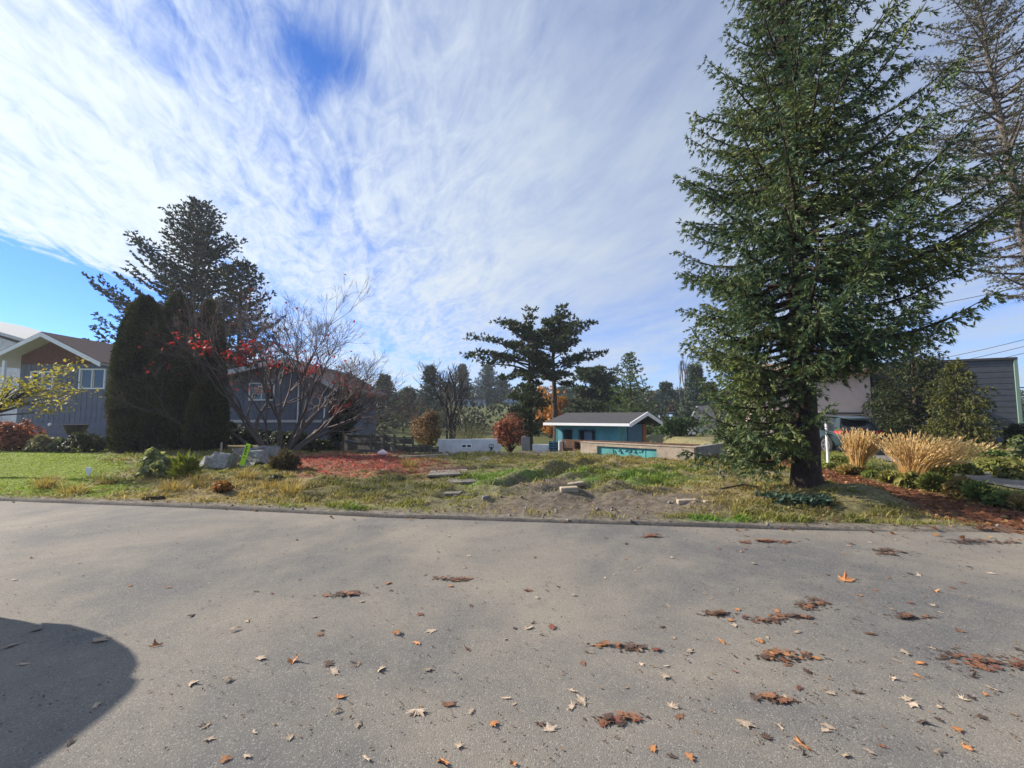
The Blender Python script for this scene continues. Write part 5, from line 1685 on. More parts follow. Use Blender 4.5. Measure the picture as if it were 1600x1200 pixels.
# ------------------------------------------------------------------ ornamental grasses
def blades_mesh(rng, n, base_r, h, lean, width, cols, wind=(0.0, 0.0), seg=4, tipw=0.15, spread=0.5):
    a = rng.random(n) * 2 * math.pi
    r = base_r * np.sqrt(rng.random(n))
    B = np.stack([r * np.cos(a), r * np.sin(a), np.zeros(n) - 0.03], 1)
    H = h * rng.uniform(0.5, 1.08, n)
    d = np.stack([np.cos(a) * spread * rng.random(n) + wind[0], np.sin(a) * spread * rng.random(n) + wind[1]], 1) * lean + rng.normal(0, 0.11, (n, 2))
    side = unit(np.stack([np.cos(a + 1.57 + rng.normal(0, .6, n)), np.sin(a + 1.57 + rng.normal(0, .6, n)), np.zeros(n)], 1))
    V = []
    for k in range(seg + 1):
        t = k / seg
        c = B + np.stack([d[:, 0] * H * t ** 1.8, d[:, 1] * H * t ** 1.8, H * (t - 0.25 * np.hypot(d[:, 0], d[:, 1]) * t ** 3)], 1)
        ww = width * (1 - (1 - tipw) * t ** 2)
        V.append(c - side * ww / 2); V.append(c + side * ww / 2)
    V = np.stack(V, 1)
    idx = np.arange(n * (seg + 1) * 2).reshape(n, seg + 1, 2)
    Q = np.stack([idx[:, :-1, 0], idx[:, :-1, 1], idx[:, 1:, 1], idx[:, 1:, 0]], -1).reshape(-1, 4)
    f = rng.random((n, 1))
    C = np.array(cols[0]) * (1 - f) + np.array(cols[1]) * f
    C = np.repeat(C, (seg + 1) * 2, 0)
    return V.reshape(-1, 3), Q, C, B, d, H


def orn_grass(base, h, base_r, n, label, seed, wind, plume=True, lean=1.0, cols=((0.45, 0.25, 0.09), (0.66, 0.46, 0.22)), name='ornamental_grass', green=True, spread=0.45, width=0.012):
    rng = np.random.default_rng(seed)
    root = thing(name, tuple(base), label, 'grass', 'tan ornamental grasses by the drive' if plume else None)
    V, Q, C, B, d, H = blades_mesh(rng, n, base_r, h, lean, width, cols, wind, 5, 0.5, spread)
    link('stalk', np_mesh('stalk', V, Q, C), M_LEAF, root)
    if plume:
        k = 7
        P, D = [], []
        for j in range(k):
            t = 0.60 + 0.40 * j / (k - 1)
            P.append(B + np.stack([d[:, 0] * H * t ** 1.8, d[:, 1] * H * t ** 1.8, H * (t - 0.25 * np.hypot(d[:, 0], d[:, 1]) * t ** 3)], 1))
            D.append(np.stack([d[:, 0] * 1.2, d[:, 1] * 1.2, np.full(n, 1.0)], 1))
        P, D = np.concatenate(P), np.concatenate(D)
        cc = np.array([0.60, 0.42, 0.22]) * rng.uniform(0.75, 1.2, (len(P), 1))
        V, Q, C = sprigs(P, D, np.full(len(P), 0.10), np.full(len(P), 0.02), rng, 2, 0.4, cc)
        link('plume', np_mesh('plume', V, Q, C), M_LEAF, root)
    if green:
        V, Q, C, *_ = blades_mesh(rng, int(n * 0.8), base_r * 2.2, h * 0.30, 1.2, 0.016, ((0.10, 0.12, 0.03), (0.25, 0.24, 0.08)), (0, 0), 3, 0.2, 0.9)
        link('leaf_skirt', np_mesh('leaf_skirt', V, Q, C), M_LEAF, root)
    return root


p = PG(1340, 737)
orn_grass(p, 63 / F_PX * p[1], 0.16, 330, 'upright narrow tan ornamental grass in front of the parked car', 301, (0.16, 0.0), spread=0.35)
p = PG(1432, 750)
orn_grass(p, 74 / F_PX * p[1], 0.30, 520, 'wide tan ornamental grass leaning right at the drive', 302, (0.42, -0.05), spread=0.95, width=0.009)
p = PY(733, 694, 30.0); p[2] = g1(p[0], 30.0)
orn_grass((p[0], p[1], p[2]), 2.6, 0.5, 160, 'pale pampas plumes behind the long white wall', 303, (0.12, 0), cols=((0.30, 0.26, 0.12), (0.5, 0.42, 0.22)), spread=0.8, width=0.05, name='pampas_grass')

# planted bed between leafy track and paved drive, and the green bed at the right border
BED = [(1300, 733, 30, 7), (1330, 741, 36, 8), (1365, 747, 34, 8), (1395, 754, 34, 11), (1425, 762, 36, 20), (1460, 768, 40, 22), (1500, 775, 40, 26), (1530, 782, 36, 22), (1565, 790, 44, 16), (1470, 752, 30, 16), (1310, 724, 24, 10), (1595, 797, 30, 14)]
bl = ['pale green bed plant beside the white post', 'low bed plant below the narrow tan grass', 'bushy bed plant between the two tan grasses', 'ochre bed plant left of the wide tan grass',
      'green plant at the foot of the wide tan grass', 'large lime leafed plant below the wide tan grass', 'dense brown tipped plant right of the wide tan grass', 'withered stalky plant at the corner of the paved drive',
      'low spreading plant at the mouth of the leafy track', 'grey-green plant under the leaning tan plumes', 'small plant behind the white post', 'last bed plant at the right border by the road']
bc = [((0.10, 0.13, 0.03), (0.28, 0.29, 0.09)), ((0.12, 0.13, 0.03), (0.30, 0.27, 0.08)), ((0.08, 0.12, 0.03), (0.22, 0.26, 0.07)), ((0.20, 0.14, 0.05), (0.36, 0.27, 0.10))]
for i, (u, v, a, b) in enumerate(BED):
    p, r = sh_at(u, v, a, b)
    shrub('bed_plant', p, (r[0], r[1], r[2]), 620, 0.14, bc[(i * 3 + i // 4) % 4], bl[i], 320 + i, cat='plant', group='plants in the bed by the drive', mode='sprig' if i % 2 else 'leaf', stems=5)
GB = [(1530, 716, 60, 22, ((0.05, 0.14, 0.02), (0.10, 0.26, 0.03)), 'bright green ground cover mound at the edge of the shade'),
      (1560, 738, 70, 20, ((0.10, 0.12, 0.03), (0.24, 0.24, 0.07)), 'mixed green and rust ground cover above the paved drive'),
      (1592, 722, 40, 40, ((0.07, 0.10, 0.04), (0.20, 0.23, 0.10)), 'upright grey-green shrub at the right border'),
      (1590, 750, 50, 26, ((0.10, 0.12, 0.03), (0.25, 0.24, 0.08)), 'olive shrub at the right border above the paved drive'),
      (1510, 742, 46, 16, ((0.09, 0.12, 0.03), (0.22, 0.22, 0.07)), 'low green plants right of the wide tan grass tips'),
      (1535, 702, 44, 30, ((0.16, 0.11, 0.08), (0.24, 0.17, 0.11)), 'brown hazy dried shrub before the slate building'),
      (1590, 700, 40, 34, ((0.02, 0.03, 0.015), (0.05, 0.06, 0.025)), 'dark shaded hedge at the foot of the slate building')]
for i, (u, v, a, b, c, lab) in enumerate(GB):
    p, r = sh_at(u, v, a, b)
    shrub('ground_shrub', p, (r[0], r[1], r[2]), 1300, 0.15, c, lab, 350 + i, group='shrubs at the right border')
p, r = sh_at(1060, 694, 60, 30, 30)
shrub('green_hedge', (p[0], p[1], p[2]), (2.0, 0.9, 1.6), 1500, 0.18, ((0.03, 0.06, 0.02), (0.09, 0.14, 0.04)), 'green hedge right of the teal garage', 360)
p, r = sh_at(1180, 716, 60, 20)
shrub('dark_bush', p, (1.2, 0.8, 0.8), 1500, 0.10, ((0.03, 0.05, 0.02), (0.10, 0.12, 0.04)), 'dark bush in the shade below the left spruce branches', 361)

# dry grass clumps on the left verge and a cut bough below the spruce
tr = np.random.default_rng(5)
DC = [(70, 762, .35, 'dry tan grass clump on the verge below the green lawn'), (115, 772, .32, 'dry grass clump left of the dug earth, close to the kerb'), (165, 757, .28, 'dry grass clump right of the small white marker'), (310, 757, .34, 'dry grass clump in front of the leftmost boulder'),
      (385, 748, .36, 'dry grass clump at the foot of the lime stake'), (455, 770, .32, 'yellowish grass clump below the weedy mound'), (640, 728, .30, 'brown grass tuft at the right end of the red leaves'), (270, 768, .30, 'dry grass clump below the rhododendron'), (425, 762, .25, 'dry grass clump beside the dark glossy weed')]
for i, (u, v, h, lab) in enumerate(DC):
    p = PG(u, v)
    o = orn_grass(p, h, 0.22, 150, lab, 400 + i, (0.1, 0), plume=False, green=False, cols=((0.24, 0.17, 0.06), (0.42, 0.31, 0.13)), name='dry_grass_clump', spread=1.1, width=0.012)
    o['group'] = 'dry grass clumps on the verge'
rng = np.random.default_rng(77)
p = PG(1235, 785)
cb = thing('cut_bough', (p[0], p[1], p[2]), 'cut blue-green spruce bough lying on the grass below the trunk', 'bough')
n = 500
t = rng.random(n)
P = np.stack([-0.45 + 0.9 * t, -0.2 * t + rng.normal(0, 0.16, n) * (1.1 - t * 0.6), 0.03 + 0.09 * rng.random(n)], 1)
V, Q, C = sprigs(P, np.stack([np.full(n, 1.0), rng.normal(0, 0.7, n), rng.normal(0.15, 0.2, n)], 1), np.full(n, 0.14), np.full(n, 0.035), rng, 4, 0.6, np.array([0.035, 0.065, 0.045]) * np.ones((n, 1)))
link('needles', np_mesh('needles', V, Q, C), M_NEEDLE, cb)
MB().tube([(-0.65, 0.05, 0.06), (0, -0.1, 0.08), (0.42, -0.2, 0.05)], [0.03, 0.022, 0.01], 6).build('stem', M_BARK, cb)
p = PG(1165, 770)
o = MB().tube([(-0.5, 0, 0.05), (0, 0.08, 0.12), (0.5, 0.1, 0.04)], [0.02, 0.016, 0.006], 6).tube([(0, 0.08, 0.12), (0.3, -0.1, 0.05)], [0.01, 0.004], 5).build('fallen_branch', M_BARK, loc=tuple(p)); tag(o, 'thin bare fallen branch in the grass left of the spruce', 'branch')
p = PG(238, 781)
o = link('earth_lump', RK[2], mat('dug_earth', (0.07, 0.048, 0.035), 0.95, noise=0.5, nscale=6, bump=1.0, bscale=18), None, (p[0], p[1], p[2])); o.data = RK[2].copy(); o.data.materials.clear(); o.data.materials.append(MATS['dug_earth'])
o.scale = (0.32, 0.16, 0.10); tag(o, 'dark lump of dug earth by the kerb on the left verge', 'earth')

# ------------------------------------------------------------------ grass cover (uncountable)
def scatter_grass(name, label, n, box, hmin, hmax, wd, seed, accept, lean=1.1):
    rng = np.random.default_rng(seed)
    x = rng.uniform(box[0], box[1], n); y = box[2] + (box[3] - box[2]) * rng.random(n) ** 1.35
    keep = np.abs(x) < y * 1.30 + 1.5
    x, y = x[keep], y[keep]
    mm = masks(x, y)
    acc = accept(mm, x, y)
    k = rng.random(len(x)) < acc
    x, y = x[k], y[k]
    mm = {a: b[k] for a, b in mm.items()}
    n = len(x)
    col = blade_col(mm, rng)
    tuft = fbm(x * 2.6, y * 3.2, 77)
    tall = sstep(0.52, 0.72, fbm(x * 1.7, y * 2.1, 91, 3))
    h = rng.uniform(hmin, hmax, n) * (0.35 + 1.3 * tuft + 1.1 * tall) * (1 - 0.55 * mm['lawn']) * (1 - 0.72 * mm['red']) * (1 + 0.25 * mm['lush'])
    h = np.where(mm['litter'] > 0.5, h * 0.3, h)
    z = gz(x, y)
    B = np.stack([x, y, z - 0.01], 1)
    a = rng.random(n) * 2 * math.pi
    d = np.stack([np.cos(a), np.sin(a)], 1) * rng.uniform(0.2, 1.3, n)[:, None] * lean
    side = np.stack([-np.sin(a), np.cos(a), np.zeros(n)], 1)
    ww = (wd * (0.55 + 0.055 * y) * rng.uniform(0.7, 1.3, n))[:, None]
    tip = B + np.stack([d[:, 0] * h, d[:, 1] * h, h], 1)
    mid_ = B + np.stack([d[:, 0] * h * 0.3, d[:, 1] * h * 0.3, h * 0.62], 1)
    V = np.stack([B, mid_ + side * ww * 0.5, tip, mid_ - side * ww * 0.5], 1)
    idx = np.arange(n * 4).reshape(n, 4)
    C = np.repeat(col, 4, 0)
    o = link(name, np_mesh(name, V.reshape(-1, 3), idx, C), M_LEAF)
    return tag(o, label, 'grass', kind='stuff')


scatter_grass('lot_grass', 'patchy green and straw-coloured grass covering the vacant lot', 450000, (-14.5, 9.0, 6.2, 17.5), 0.024, 0.072, 0.016, 501,
              lambda m, x, y: np.clip(1 - 0.93 * m['dirt'] - 0.97 * m['litter'] - m['lawn'] - 0.55 * m['red'], 0.0, 1) * sstep(0.10, 0.35, m['s']) * (0.10 + 0.90 * sstep(0.38, 0.60, m['n2'])) * (0.15 + 0.85 * sstep(0.35, 0.6, fbm(x * 6.0, y * 7.0, 61, 3))))
scatter_grass('lawn_grass', 'short bright green lawn in front of the grey gable house', 100000, (-27, -7.5, 8.2, 21), 0.04, 0.08, 0.010, 502,
              lambda m, x, y: m['lawn'])
scatter_grass('right_grass', 'rough grass along the drive on the right', 45000, (7.5, 22, 8.0, 20), 0.05, 0.14, 0.012, 503,
              lambda m, x, y: np.clip(1 - m['litter'] - (1 - sstep(1.0, 1.3, path_d(x, y, PAVED))) * 1.0, 0, 1) * 0.9 * (1 - (np.hypot((x - 14.8) / 2.5, (y - 21) / 6) < 1)))

# ------------------------------------------------------------------ fallen leaves
def maple_leaf_mesh(seed, curl, lobes=5):
    rng = random.Random(seed)
    pts = [(0, -0.10)]
    out = []
    specs = [(-150, 0.36, 0.26), (-97, 0.66, 0.48), (-47, 0.88, 0.52), (0, 1.0, 0.54), (47, 0.88, 0.50), (97, 0.66, 0.30), (150, 0.36, 0.2)]
    specs = [(a, l * rng.uniform(.75, 1.1), k * rng.uniform(.8, 1.15)) for a, l, k in specs]
    for i, (a, l, nk) in enumerate(specs):
        a += rng.uniform(-7, 7); l *= rng.uniform(0.85, 1.1)
        for da, f in ((-17, 0.62), (-11, 0.60), (-6, 0.80), (0, 1.0), (6, 0.80), (11, 0.60), (17, 0.62)):
            an = R(a + da)
            out.append((math.sin(an) * l * f, math.cos(an) * l * f))
        if i < len(specs) - 1:
            an = R((a + specs[i + 1][0]) / 2)
            out.append((math.sin(an) * nk, math.cos(an) * nk))
    v = [(0, 0, 0)] + [(x, y, 0) for x, y in out]
    ax = rng.uniform(0, 3.14)
    vs = []
    for (x, y, z) in v:
        r = math.hypot(x, y)
        s = x * math.cos(ax) + y * math.sin(ax)
        vs.append((x, y, curl * (s * s * 0.9 + 0.28 * r * r * math.sin(3 * math.atan2(y, x) + seed)) + 0.02))
    n = len(out)
    fs = [(0, i + 1, i + 2) for i in range(n - 1)] + [(0, n, 1)]
    m = MB(); m.add(vs, fs)
    m.add([(-0.02, -0.02, 0.02), (0.02, -0.02, 0.02), (0.06, -0.85, 0.06 + 0.2 * curl), (0.04, -0.87, 0.06 + 0.2 * curl)], [(0, 1, 2, 3)])
    return m.v, m.f


def leaf_mat(name, c1, c2):
    m = bpy.data.materials.new(name); m.use_nodes = True
    t = NT(m.node_tree)
    out = t.n('ShaderNodeOutputMaterial')
    tcn = t.n('ShaderNodeTexCoord'); oi = t.n('ShaderNodeObjectInfo')
    f = t.noise(tcn.outputs['Object'], 2.2, 4, 0.6)
    c = t.mix(t.ramp(f, 0.35, 0.65), (*c1, 1), (*c2, 1))
    hs = t.n('ShaderNodeHueSaturation')
    t.l(c, hs.inputs['Color']); t.l(t.math('MULTIPLY_ADD', oi.outputs['Random'], 0.6, c=0.65), hs.inputs['Value'])
    p = t.n('ShaderNodeBsdfPrincipled', inp={'Roughness': 0.7, 'Specular IOR Level': 0.3})
    t.l(hs.outputs[0], p.inputs['Base Color']); t.l(p.outputs[0], out.inputs[0])
    return m


LM = {'p': leaf_mat('pale_leaf', (0.42, 0.34, 0.255), (0.27, 0.205, 0.15)), 'o': leaf_mat('orange_leaf', (0.46, 0.22, 0.08), (0.30, 0.12, 0.05)),
      'b': leaf_mat('brown_leaf', (0.24, 0.12, 0.065), (0.12, 0.055, 0.032)), 'r': leaf_mat('red_leaf', (0.22, 0.075, 0.05), (0.13, 0.05, 0.036)), 'd': leaf_mat('dark_leaf', (0.10, 0.06, 0.045), (0.05, 0.035, 0.028))}
LEAFM = {}
for kk in LM:
    for s in range(9):
        vv, ff = maple_leaf_mesh(s * 7 + ord(kk), (0.08, 0.25, 0.5, 0.15, 0.8, 0.1, 0.35, 0.2, 0.6)[s])
        me = bpy.data.meshes.new('maple_leaf'); me.from_pydata(vv, [], ff); me.materials.append(LM[kk])
        LEAFM[(kk, s)] = me
LNAME = {'p': 'pale tan', 'o': 'bright orange', 'b': 'brown', 'r': 'dull red', 'd': 'dark brown'}
lr_ = random.Random(99)


def road_pt(u, v):
    d = ray(u, v); t = -CAM_Z / d[2]
    return d[0] * t, d[1] * t


def put_leaf(u, v, kind, size, label, group):
    x, y = road_pt(u, v)
    z = 0.0
    if y > edge_y(x) - 0.05:
        z = g1(x, y)
    size *= 1.36
    s = lr_.choice((0, 1, 2, 3, 3, 4, 5, 5, 6, 7, 8))
    o = link('maple_leaf', LEAFM[(kind, s)], None, None, (x, y, z + 0.004))
    o.scale = (size * lr_.uniform(.75, 1.15), size * lr_.uniform(.4, 0.95), size * lr_.uniform(.5, 1.1))
    flip = lr_.random() < 0.3
    o.rotation_euler = (lr_.uniform(-.15, .15) + (math.pi if flip else 0), lr_.uniform(-.15, .15), lr_.uniform(0, 6.28))
    if flip:
        o.location.z += size * (0.25 if s in (2, 4) else 0.1)
    tag(o, label, 'leaf', group)
    return o


NAMED = [(155, 1003, 'p', 30, 'big crumpled pale leaf at the edge of the round shadow'), (148, 1103, 'p', 22, 'folded pale leaf inside the lower part of the round shadow'), (20, 1010, 'p', 22, 'pale leaf at the left border inside the round shadow'),
         (650, 1112, 'p', 33, 'largest pale maple leaf, flat on its dark stain'), (530, 1091, 'o', 24, 'orange curled leaf left of the largest pale leaf'), (524, 1112, 'p', 20, 'pale leaf just below the orange curled one'), (700, 1103, 'b', 26, 'dark brown leaf right of the largest pale leaf'),
         (458, 1033, 'o', 22, 'lone orange-brown folded leaf left of centre'), (622, 991, 'o', 20, 'yellow-orange star-shaped leaf in the middle left'), (652, 1005, 'o', 16, 'small orange leaf right of the star-shaped one'), (608, 912, 'o', 16, 'small orange leaf far back left of centre'),
         (703, 917, 'o', 13, 'tiny orange leaf far back near the centre'), (865, 981, 'r', 20, 'dull red leaf right of centre'), (912, 1098, 'p', 30, 'wide pale leaf on a wet stain below centre'), (1050, 1106, 'p', 22, 'cream leaf with clean outline right of the dark red clump'),
         (1042, 1057, 'p', 20, 'cream leaf above the cream leaf with clean outline'), (1162, 1130, 'p', 28, 'pale leaf curled up left of the folded orange one'), (1252, 1165, 'o', 30, 'orange folded leaf near the bottom right'), (1190, 1003, 'o', 16, 'small orange leaf above the orange clump'),
         (1127, 1004, 'o', 16, 'small tan-orange leaf left of the orange clump'), (1320, 908, 'o', 22, 'yellow-orange leaf far back on the right'), (1435, 1057, 'o', 18, 'orange leaf left of the big red-brown clump'), (1025, 1015, 'r', 17, 'small red leaf between brown and orange clump'),
         (695, 1191, 'o', 24, 'pinkish orange leaf cut by the bottom border'), (803, 1193, 'o', 20, 'orange leaf at the bottom border right of the pinkish one'), (572, 1187, 'p', 20, 'pale leaf at the bottom border left of centre'), (858, 1142, 'p', 22, 'pale leaf below centre between two clumps'),
         (1320, 1180, 'p', 22, 'pale upright leaf near the bottom border on the right'), (1465, 1176, 'p', 30, 'pale torn leaf at the bottom right'), (1510, 1170, 'o', 18, 'orange scrap leaf in the bottom right corner')]
for (u, v, kk, px_, lab) in NAMED:
    x, y = road_pt(u, v)
    put_leaf(u, v, kk, px_ / F_PX * math.hypot(y, 1.2) * 0.52, lab, 'named leaves lying on the road')
LOOSE = []
REST = [(560, 1132, 'p'), (320, 1136, 'p'), (326, 1155, 'p'), (297, 1068, 'p'), (355, 1063, 'p'), (404, 1030, 'p'), (365, 985, 'p'), (520, 1052, 'p'), (560, 1038, 'p'), (675, 985, 'p'), (667, 1047, 'p'), (790, 1092, 'p'), (1290, 1143, 'p'), (1230, 1092, 'p'),
        (1075, 1018, 'p'), (938, 1010, 'o'), (968, 1012, 'o'), (825, 983, 'p'), (825, 922, 'b'), (1360, 992, 'b'), (1400, 1033, 'p'), (1415, 1020, 'p'), (1440, 1038, 'o'), (1550, 1077, 'p'), (1538, 1085, 'o'), (1515, 1090, 'd'), (1425, 1100, 'p'), (1530, 1120, 'd'), (352, 1190, 'o'), (60, 985, 'd')]
for (u, v, kk) in REST:
    LOOSE.append((put_leaf(u, v, kk, 20 / F_PX * math.hypot(road_pt(u, v)[1], 1.2) * 0.52, '', 'scattered fallen leaves on the road'), kk))
nr = 0
while nr < 165:
    u = lr_.uniform(-20, 1620); v = 838 + 350 * lr_.random() ** 1.5
    if lr_.random() > 0.35 + 0.65 * max(0, min(1, (u - 300) / 900)):
        continue
    x, y = road_pt(u, v)
    if y > edge_y(x) - 0.25:
        continue
    kk = lr_.choices('pobrd', (5, 1.6, 2.4, 1.0, 2.6))[0]
    LOOSE.append((put_leaf(u, v, kk, lr_.uniform(0.022, 0.048), '', 'scattered fallen leaves on the road'), kk))
    nr += 1

# mats of wet leaves
CL = [(960, 1011, 70, 14, 'b', 'flat brown leaf clump right of centre'), (1212, 1025, 84, 20, 'o', 'orange-brown leaf clump, brightest on the road'), (958, 1123, 66, 16, 'r', 'dark red wet leaf clump below centre'), (1275, 945, 56, 16, 'b', 'brown leaf clump far back on the right'),
      (1203, 968, 60, 14, 'd', 'greyish leaf clump left of the far brown one'), (1556, 1032, 112, 44, 'r', 'largest red-brown leaf mat at the right border'), (1130, 960, 44, 9, 'd', 'small grey-brown leaf clump left of the greyish one'), (1245, 964, 40, 8, 'b', 'thin brown leaf clump beside the far brown one'),
      (1210, 1092, 60, 10, 'd', 'long thin dark leaf streak below the orange clump'), (1015, 838, 46, 6, 'r', 'reddish leaf drift near the kerb right of centre'), (1190, 846, 90, 8, 'r', 'long red-brown leaf drift near the kerb below the spruce'), (1395, 863, 60, 8, 'b', 'brown leaf drift in front of the leafy track'),
      (1510, 846, 110, 10, 'b', 'broad brown leaf drift at the mouth of the leafy track'), (545, 930, 60, 9, 'd', 'faint dark leaf scatter left of centre far back'), (700, 905, 60, 8, 'd', 'dark debris streak far back near the centre'), (1420, 965, 60, 10, 'b', 'loose brown leaf streak right of the far brown clump')]
CLUMPV = {}
for (u, v, wpx, hpx, kk, lab) in CL:
    rng = np.random.default_rng(int(u + v))
    x, y = road_pt(u, v)
    k = math.hypot(y, 1.2) / F_PX
    rx_ = wpx * k / 2
    xa_, ya_ = road_pt(u, v - hpx / 2); xb_, yb_ = road_pt(u, v + hpx / 2)
    ry_ = abs(ya_ - yb_) / 2
    root = thing('leaf_clump', (x, y, 0.0), lab, 'leaves', 'wet leaf clumps on the road')
    n = min(int(14 + 190 * rx_ * ry_ * 4), 150)
    lob = rng.normal(size=(4, 2)) * np.array([0.55, 0.42])
    q = lob[rng.integers(0, 4, n)] + rng.normal(size=(n, 2)) * 0.24
    q = q[np.hypot(q[:, 0], q[:, 1]) < 1.35]; n = len(q)
    vs, fs = [], []
    for i in range(n):
        lv, lf = maple_leaf_mesh(int(rng.integers(0, 40)), float(rng.uniform(0.05, 0.4)))
        s = rng.uniform(0.028, 0.062); a = rng.uniform(0, 6.28); tl = rng.normal(0, 0.3)
        fl = rng.uniform(0.15, 0.6)
        ca, sa = math.cos(a), math.sin(a)
        b = len(vs)
        zo = 0.006 + 0.02 * rng.random() * math.exp(-2 * (q[i, 0] ** 2 + q[i, 1] ** 2))
        for (lx, ly, lz) in lv:
            vs.append((q[i, 0] * rx_ + s * (lx * ca - ly * sa), q[i, 1] * ry_ + s * (lx * sa + ly * ca), zo + s * fl * abs(lz + tl * lx * 0.3)))
        fs += [tuple(j + b for j in f) for f in lf]
    nleaf = len(fs)
    for i in range(int(n * 3.0)):
        c0 = lob[rng.integers(0, 4)] + rng.normal(size=2) * 0.42
        a = rng.uniform(0, 6.28); l = rng.uniform(0.006, 0.022); wd_ = l * 0.4
        b = len(vs); ca, sa = math.cos(a), math.sin(a)
        for (lx, ly) in ((-l, 0), (0, -wd_), (l, 0), (0, wd_)):
            vs.append((c0[0] * rx_ + lx * ca - ly * sa, c0[1] * ry_ + lx * sa + ly * ca, 0.004))
        fs.append((b, b + 1, b + 2, b + 3))
    me = bpy.data.meshes.new('leaf_mat'); me.from_pydata(vs, [], fs)
    me.materials.append(LM[kk]); me.materials.append(LM['b' if kk != 'b' else 'd']); me.materials.append(LM['d'])
    per = 56
    me.polygons.foreach_set('material_index', np.array([(0, 1, 1, 2)[(i // per) % 4] if i < nleaf else 2 for i in range(len(fs))], dtype=np.int32))
    tag(link('leaf_mat', me, None, root), kind='stuff')

# every loose leaf is told apart by the landmark it lies nearest to
LAND = [(road_pt(u, v), lab) for (u, v, _, _, _, lab) in CL] + [(road_pt(u, v), lab) for (u, v, _, _, lab) in NAMED ]
LAND = [(q, l.split(',')[0]) for q, l in LAND if len(l.split(',')[0].split()) < 8]
seen = {}
for o, kk in LOOSE:
    x, y = o.location.x, o.location.y
    (lx, ly), lab = min(LAND, key=lambda q: (q[0][0] - x) ** 2 + (q[0][1] - y) ** 2)
    dx, dy = x - lx, y - ly
    side = ('right of' if dx > 0 else 'left of') if abs(dx) > abs(dy) else ('behind' if dy > 0 else 'in front of')
    seen.setdefault((kk, side, lab), []).append((dx * dx + dy * dy, o))
ORD = ['nearest', 'second nearest', 'third nearest', 'fourth nearest', 'fifth nearest', 'sixth nearest', 'seventh nearest', 'eighth nearest', 'ninth nearest', 'tenth nearest', 'eleventh nearest', 'twelfth nearest', 'thirteenth nearest', 'fourteenth nearest', 'fifteenth nearest', 'sixteenth nearest']
for (kk, side, lab), lst in seen.items():
    lst.sort(key=lambda q: q[0])
    for i, (_, o) in enumerate(lst):
        lead = '' if len(lst) == 1 else ORD[min(i, 15)] + ' '
        o['label'] = lead + LNAME[kk] + ' leaf ' + side + ' the ' + lab.split(',')[0]

# crumbs, needles and grit on the asphalt (uncountable)
rng = np.random.default_rng(8)
n = 5200
uu = rng.uniform(-20, 1620, n); vv = 822 + 370 * rng.random(n) ** 2.6
keep = rng.random(n) < 0.30 + 0.7 * np.clip((uu - 300) / 900, 0, 1) * np.clip(1.2 - (vv - 822) / 420, 0.2, 1)
uu, vv = uu[keep], vv[keep]
xy = np.array([road_pt(a, b) for a, b in zip(uu, vv)])
ok = xy[:, 1] < edge_y(xy[:, 0]) - 0.02
xy = xy[ok]; n = len(xy)
cl_ = np.where(rng.random((n, 1)) < 0.6, np.array([[0.13, 0.08, 0.055]]), np.array([[0.26, 0.17, 0.11]]))
V, Q, C = leaf_quads(np.stack([xy[:, 0], xy[:, 1], np.full(n, 0.006)], 1), UP + 0.25 * rng.normal(size=(n, 3)), rng.uniform(0.006, 0.026, n), rng, cl_, 0.4, 0.45)
V[:, 2] = np.maximum(V[:, 2], 0.003)
tag(link('leaf_crumbs', np_mesh('leaf_crumbs', V, Q, C), M_LEAF), 'brown leaf crumbs and needles strewn over the asphalt', 'debris', kind='stuff')
# brown leaf litter on the track and red leaves under the maple (uncountable)
n = 60000
x = rng.uniform(-14, 22, n); y = rng.uniform(5.5, 20, n)
mm = masks(x, y)
dns = np.clip(mm['litter'] * 0.9 + mm['red'] * 0.75 + 0.10 * sstep(2, 6, x) * (1 - sstep(0.0, 1.2, np.abs(mm['s']))) + 0.012, 0, 1)
k = (rng.random(n) < dns) & (np.abs(x) < y * 1.3 + 1) & (mm['s'] > -0.4)
x, y = x[k], y[k]; mr = mm['red'][k]; n = len(x)
cl_ = np.where((rng.random(n) < mr)[:, None], np.array([[0.42, 0.085, 0.085]]), np.where(rng.random((n, 1)) < 0.75, np.array([[0.17, 0.07, 0.04]]), np.array([[0.36, 0.20, 0.09]])))
zz = np.where(y < edge_y(x), 0.0, gz(x, y)) + np.where(mr > 0.3, 0.03, 0.012)
V, Q, C = leaf_quads(np.stack([x, y, zz], 1), UP + 0.4 * rng.normal(size=(n, 3)), rng.uniform(0.05, 0.10, n), rng, cl_, 0.4, 0.7)
tag(link('leaf_litter', np_mesh('leaf_litter', V, Q, C), M_LEAF), 'red and brown leaf litter under the maple and on the track', 'leaves', kind='stuff')
# clods and gravel on the bare earth
n = 9000
x = rng.uniform(-9, 9, n); y = rng.uniform(6.3, 17, n)
mm = masks(x, y)
k = rng.random(n) < mm['dirt'] * 0.8
x, y = x[k], y[k]; n = len(x)
s = 0.008 + 0.032 * rng.random(n) ** 5
oct_ = np.array([[1, 0, 0], [-1, 0, 0], [0, 1, 0], [0, -1, 0], [0, 0, 1], [0, 0, -1]], float)
fo_ = np.array([[0, 2, 4], [2, 1, 4], [1, 3, 4], [3, 0, 4], [2, 0, 5], [1, 2, 5], [3, 1, 5], [0, 3, 5]])
V = np.stack([x, y, gz(x, y) + s * 0.3], 1)[:, None, :] + oct_[None] * s[:, None, None] * rng.uniform(0.5, 1.2, (n, 6, 1))
Fc = (np.arange(n) * 6)[:, None, None] + fo_[None]
cl_ = np.repeat(np.where(rng.random((n, 1)) < 0.6, C_SOIL * 0.8, C_GRAV * 1.1), 6, 0) * rng.uniform(0.7, 1.3, (n * 6, 1))
M_GRAV = foliage('gravel_stone', 0.0, 0.95, 0.1)
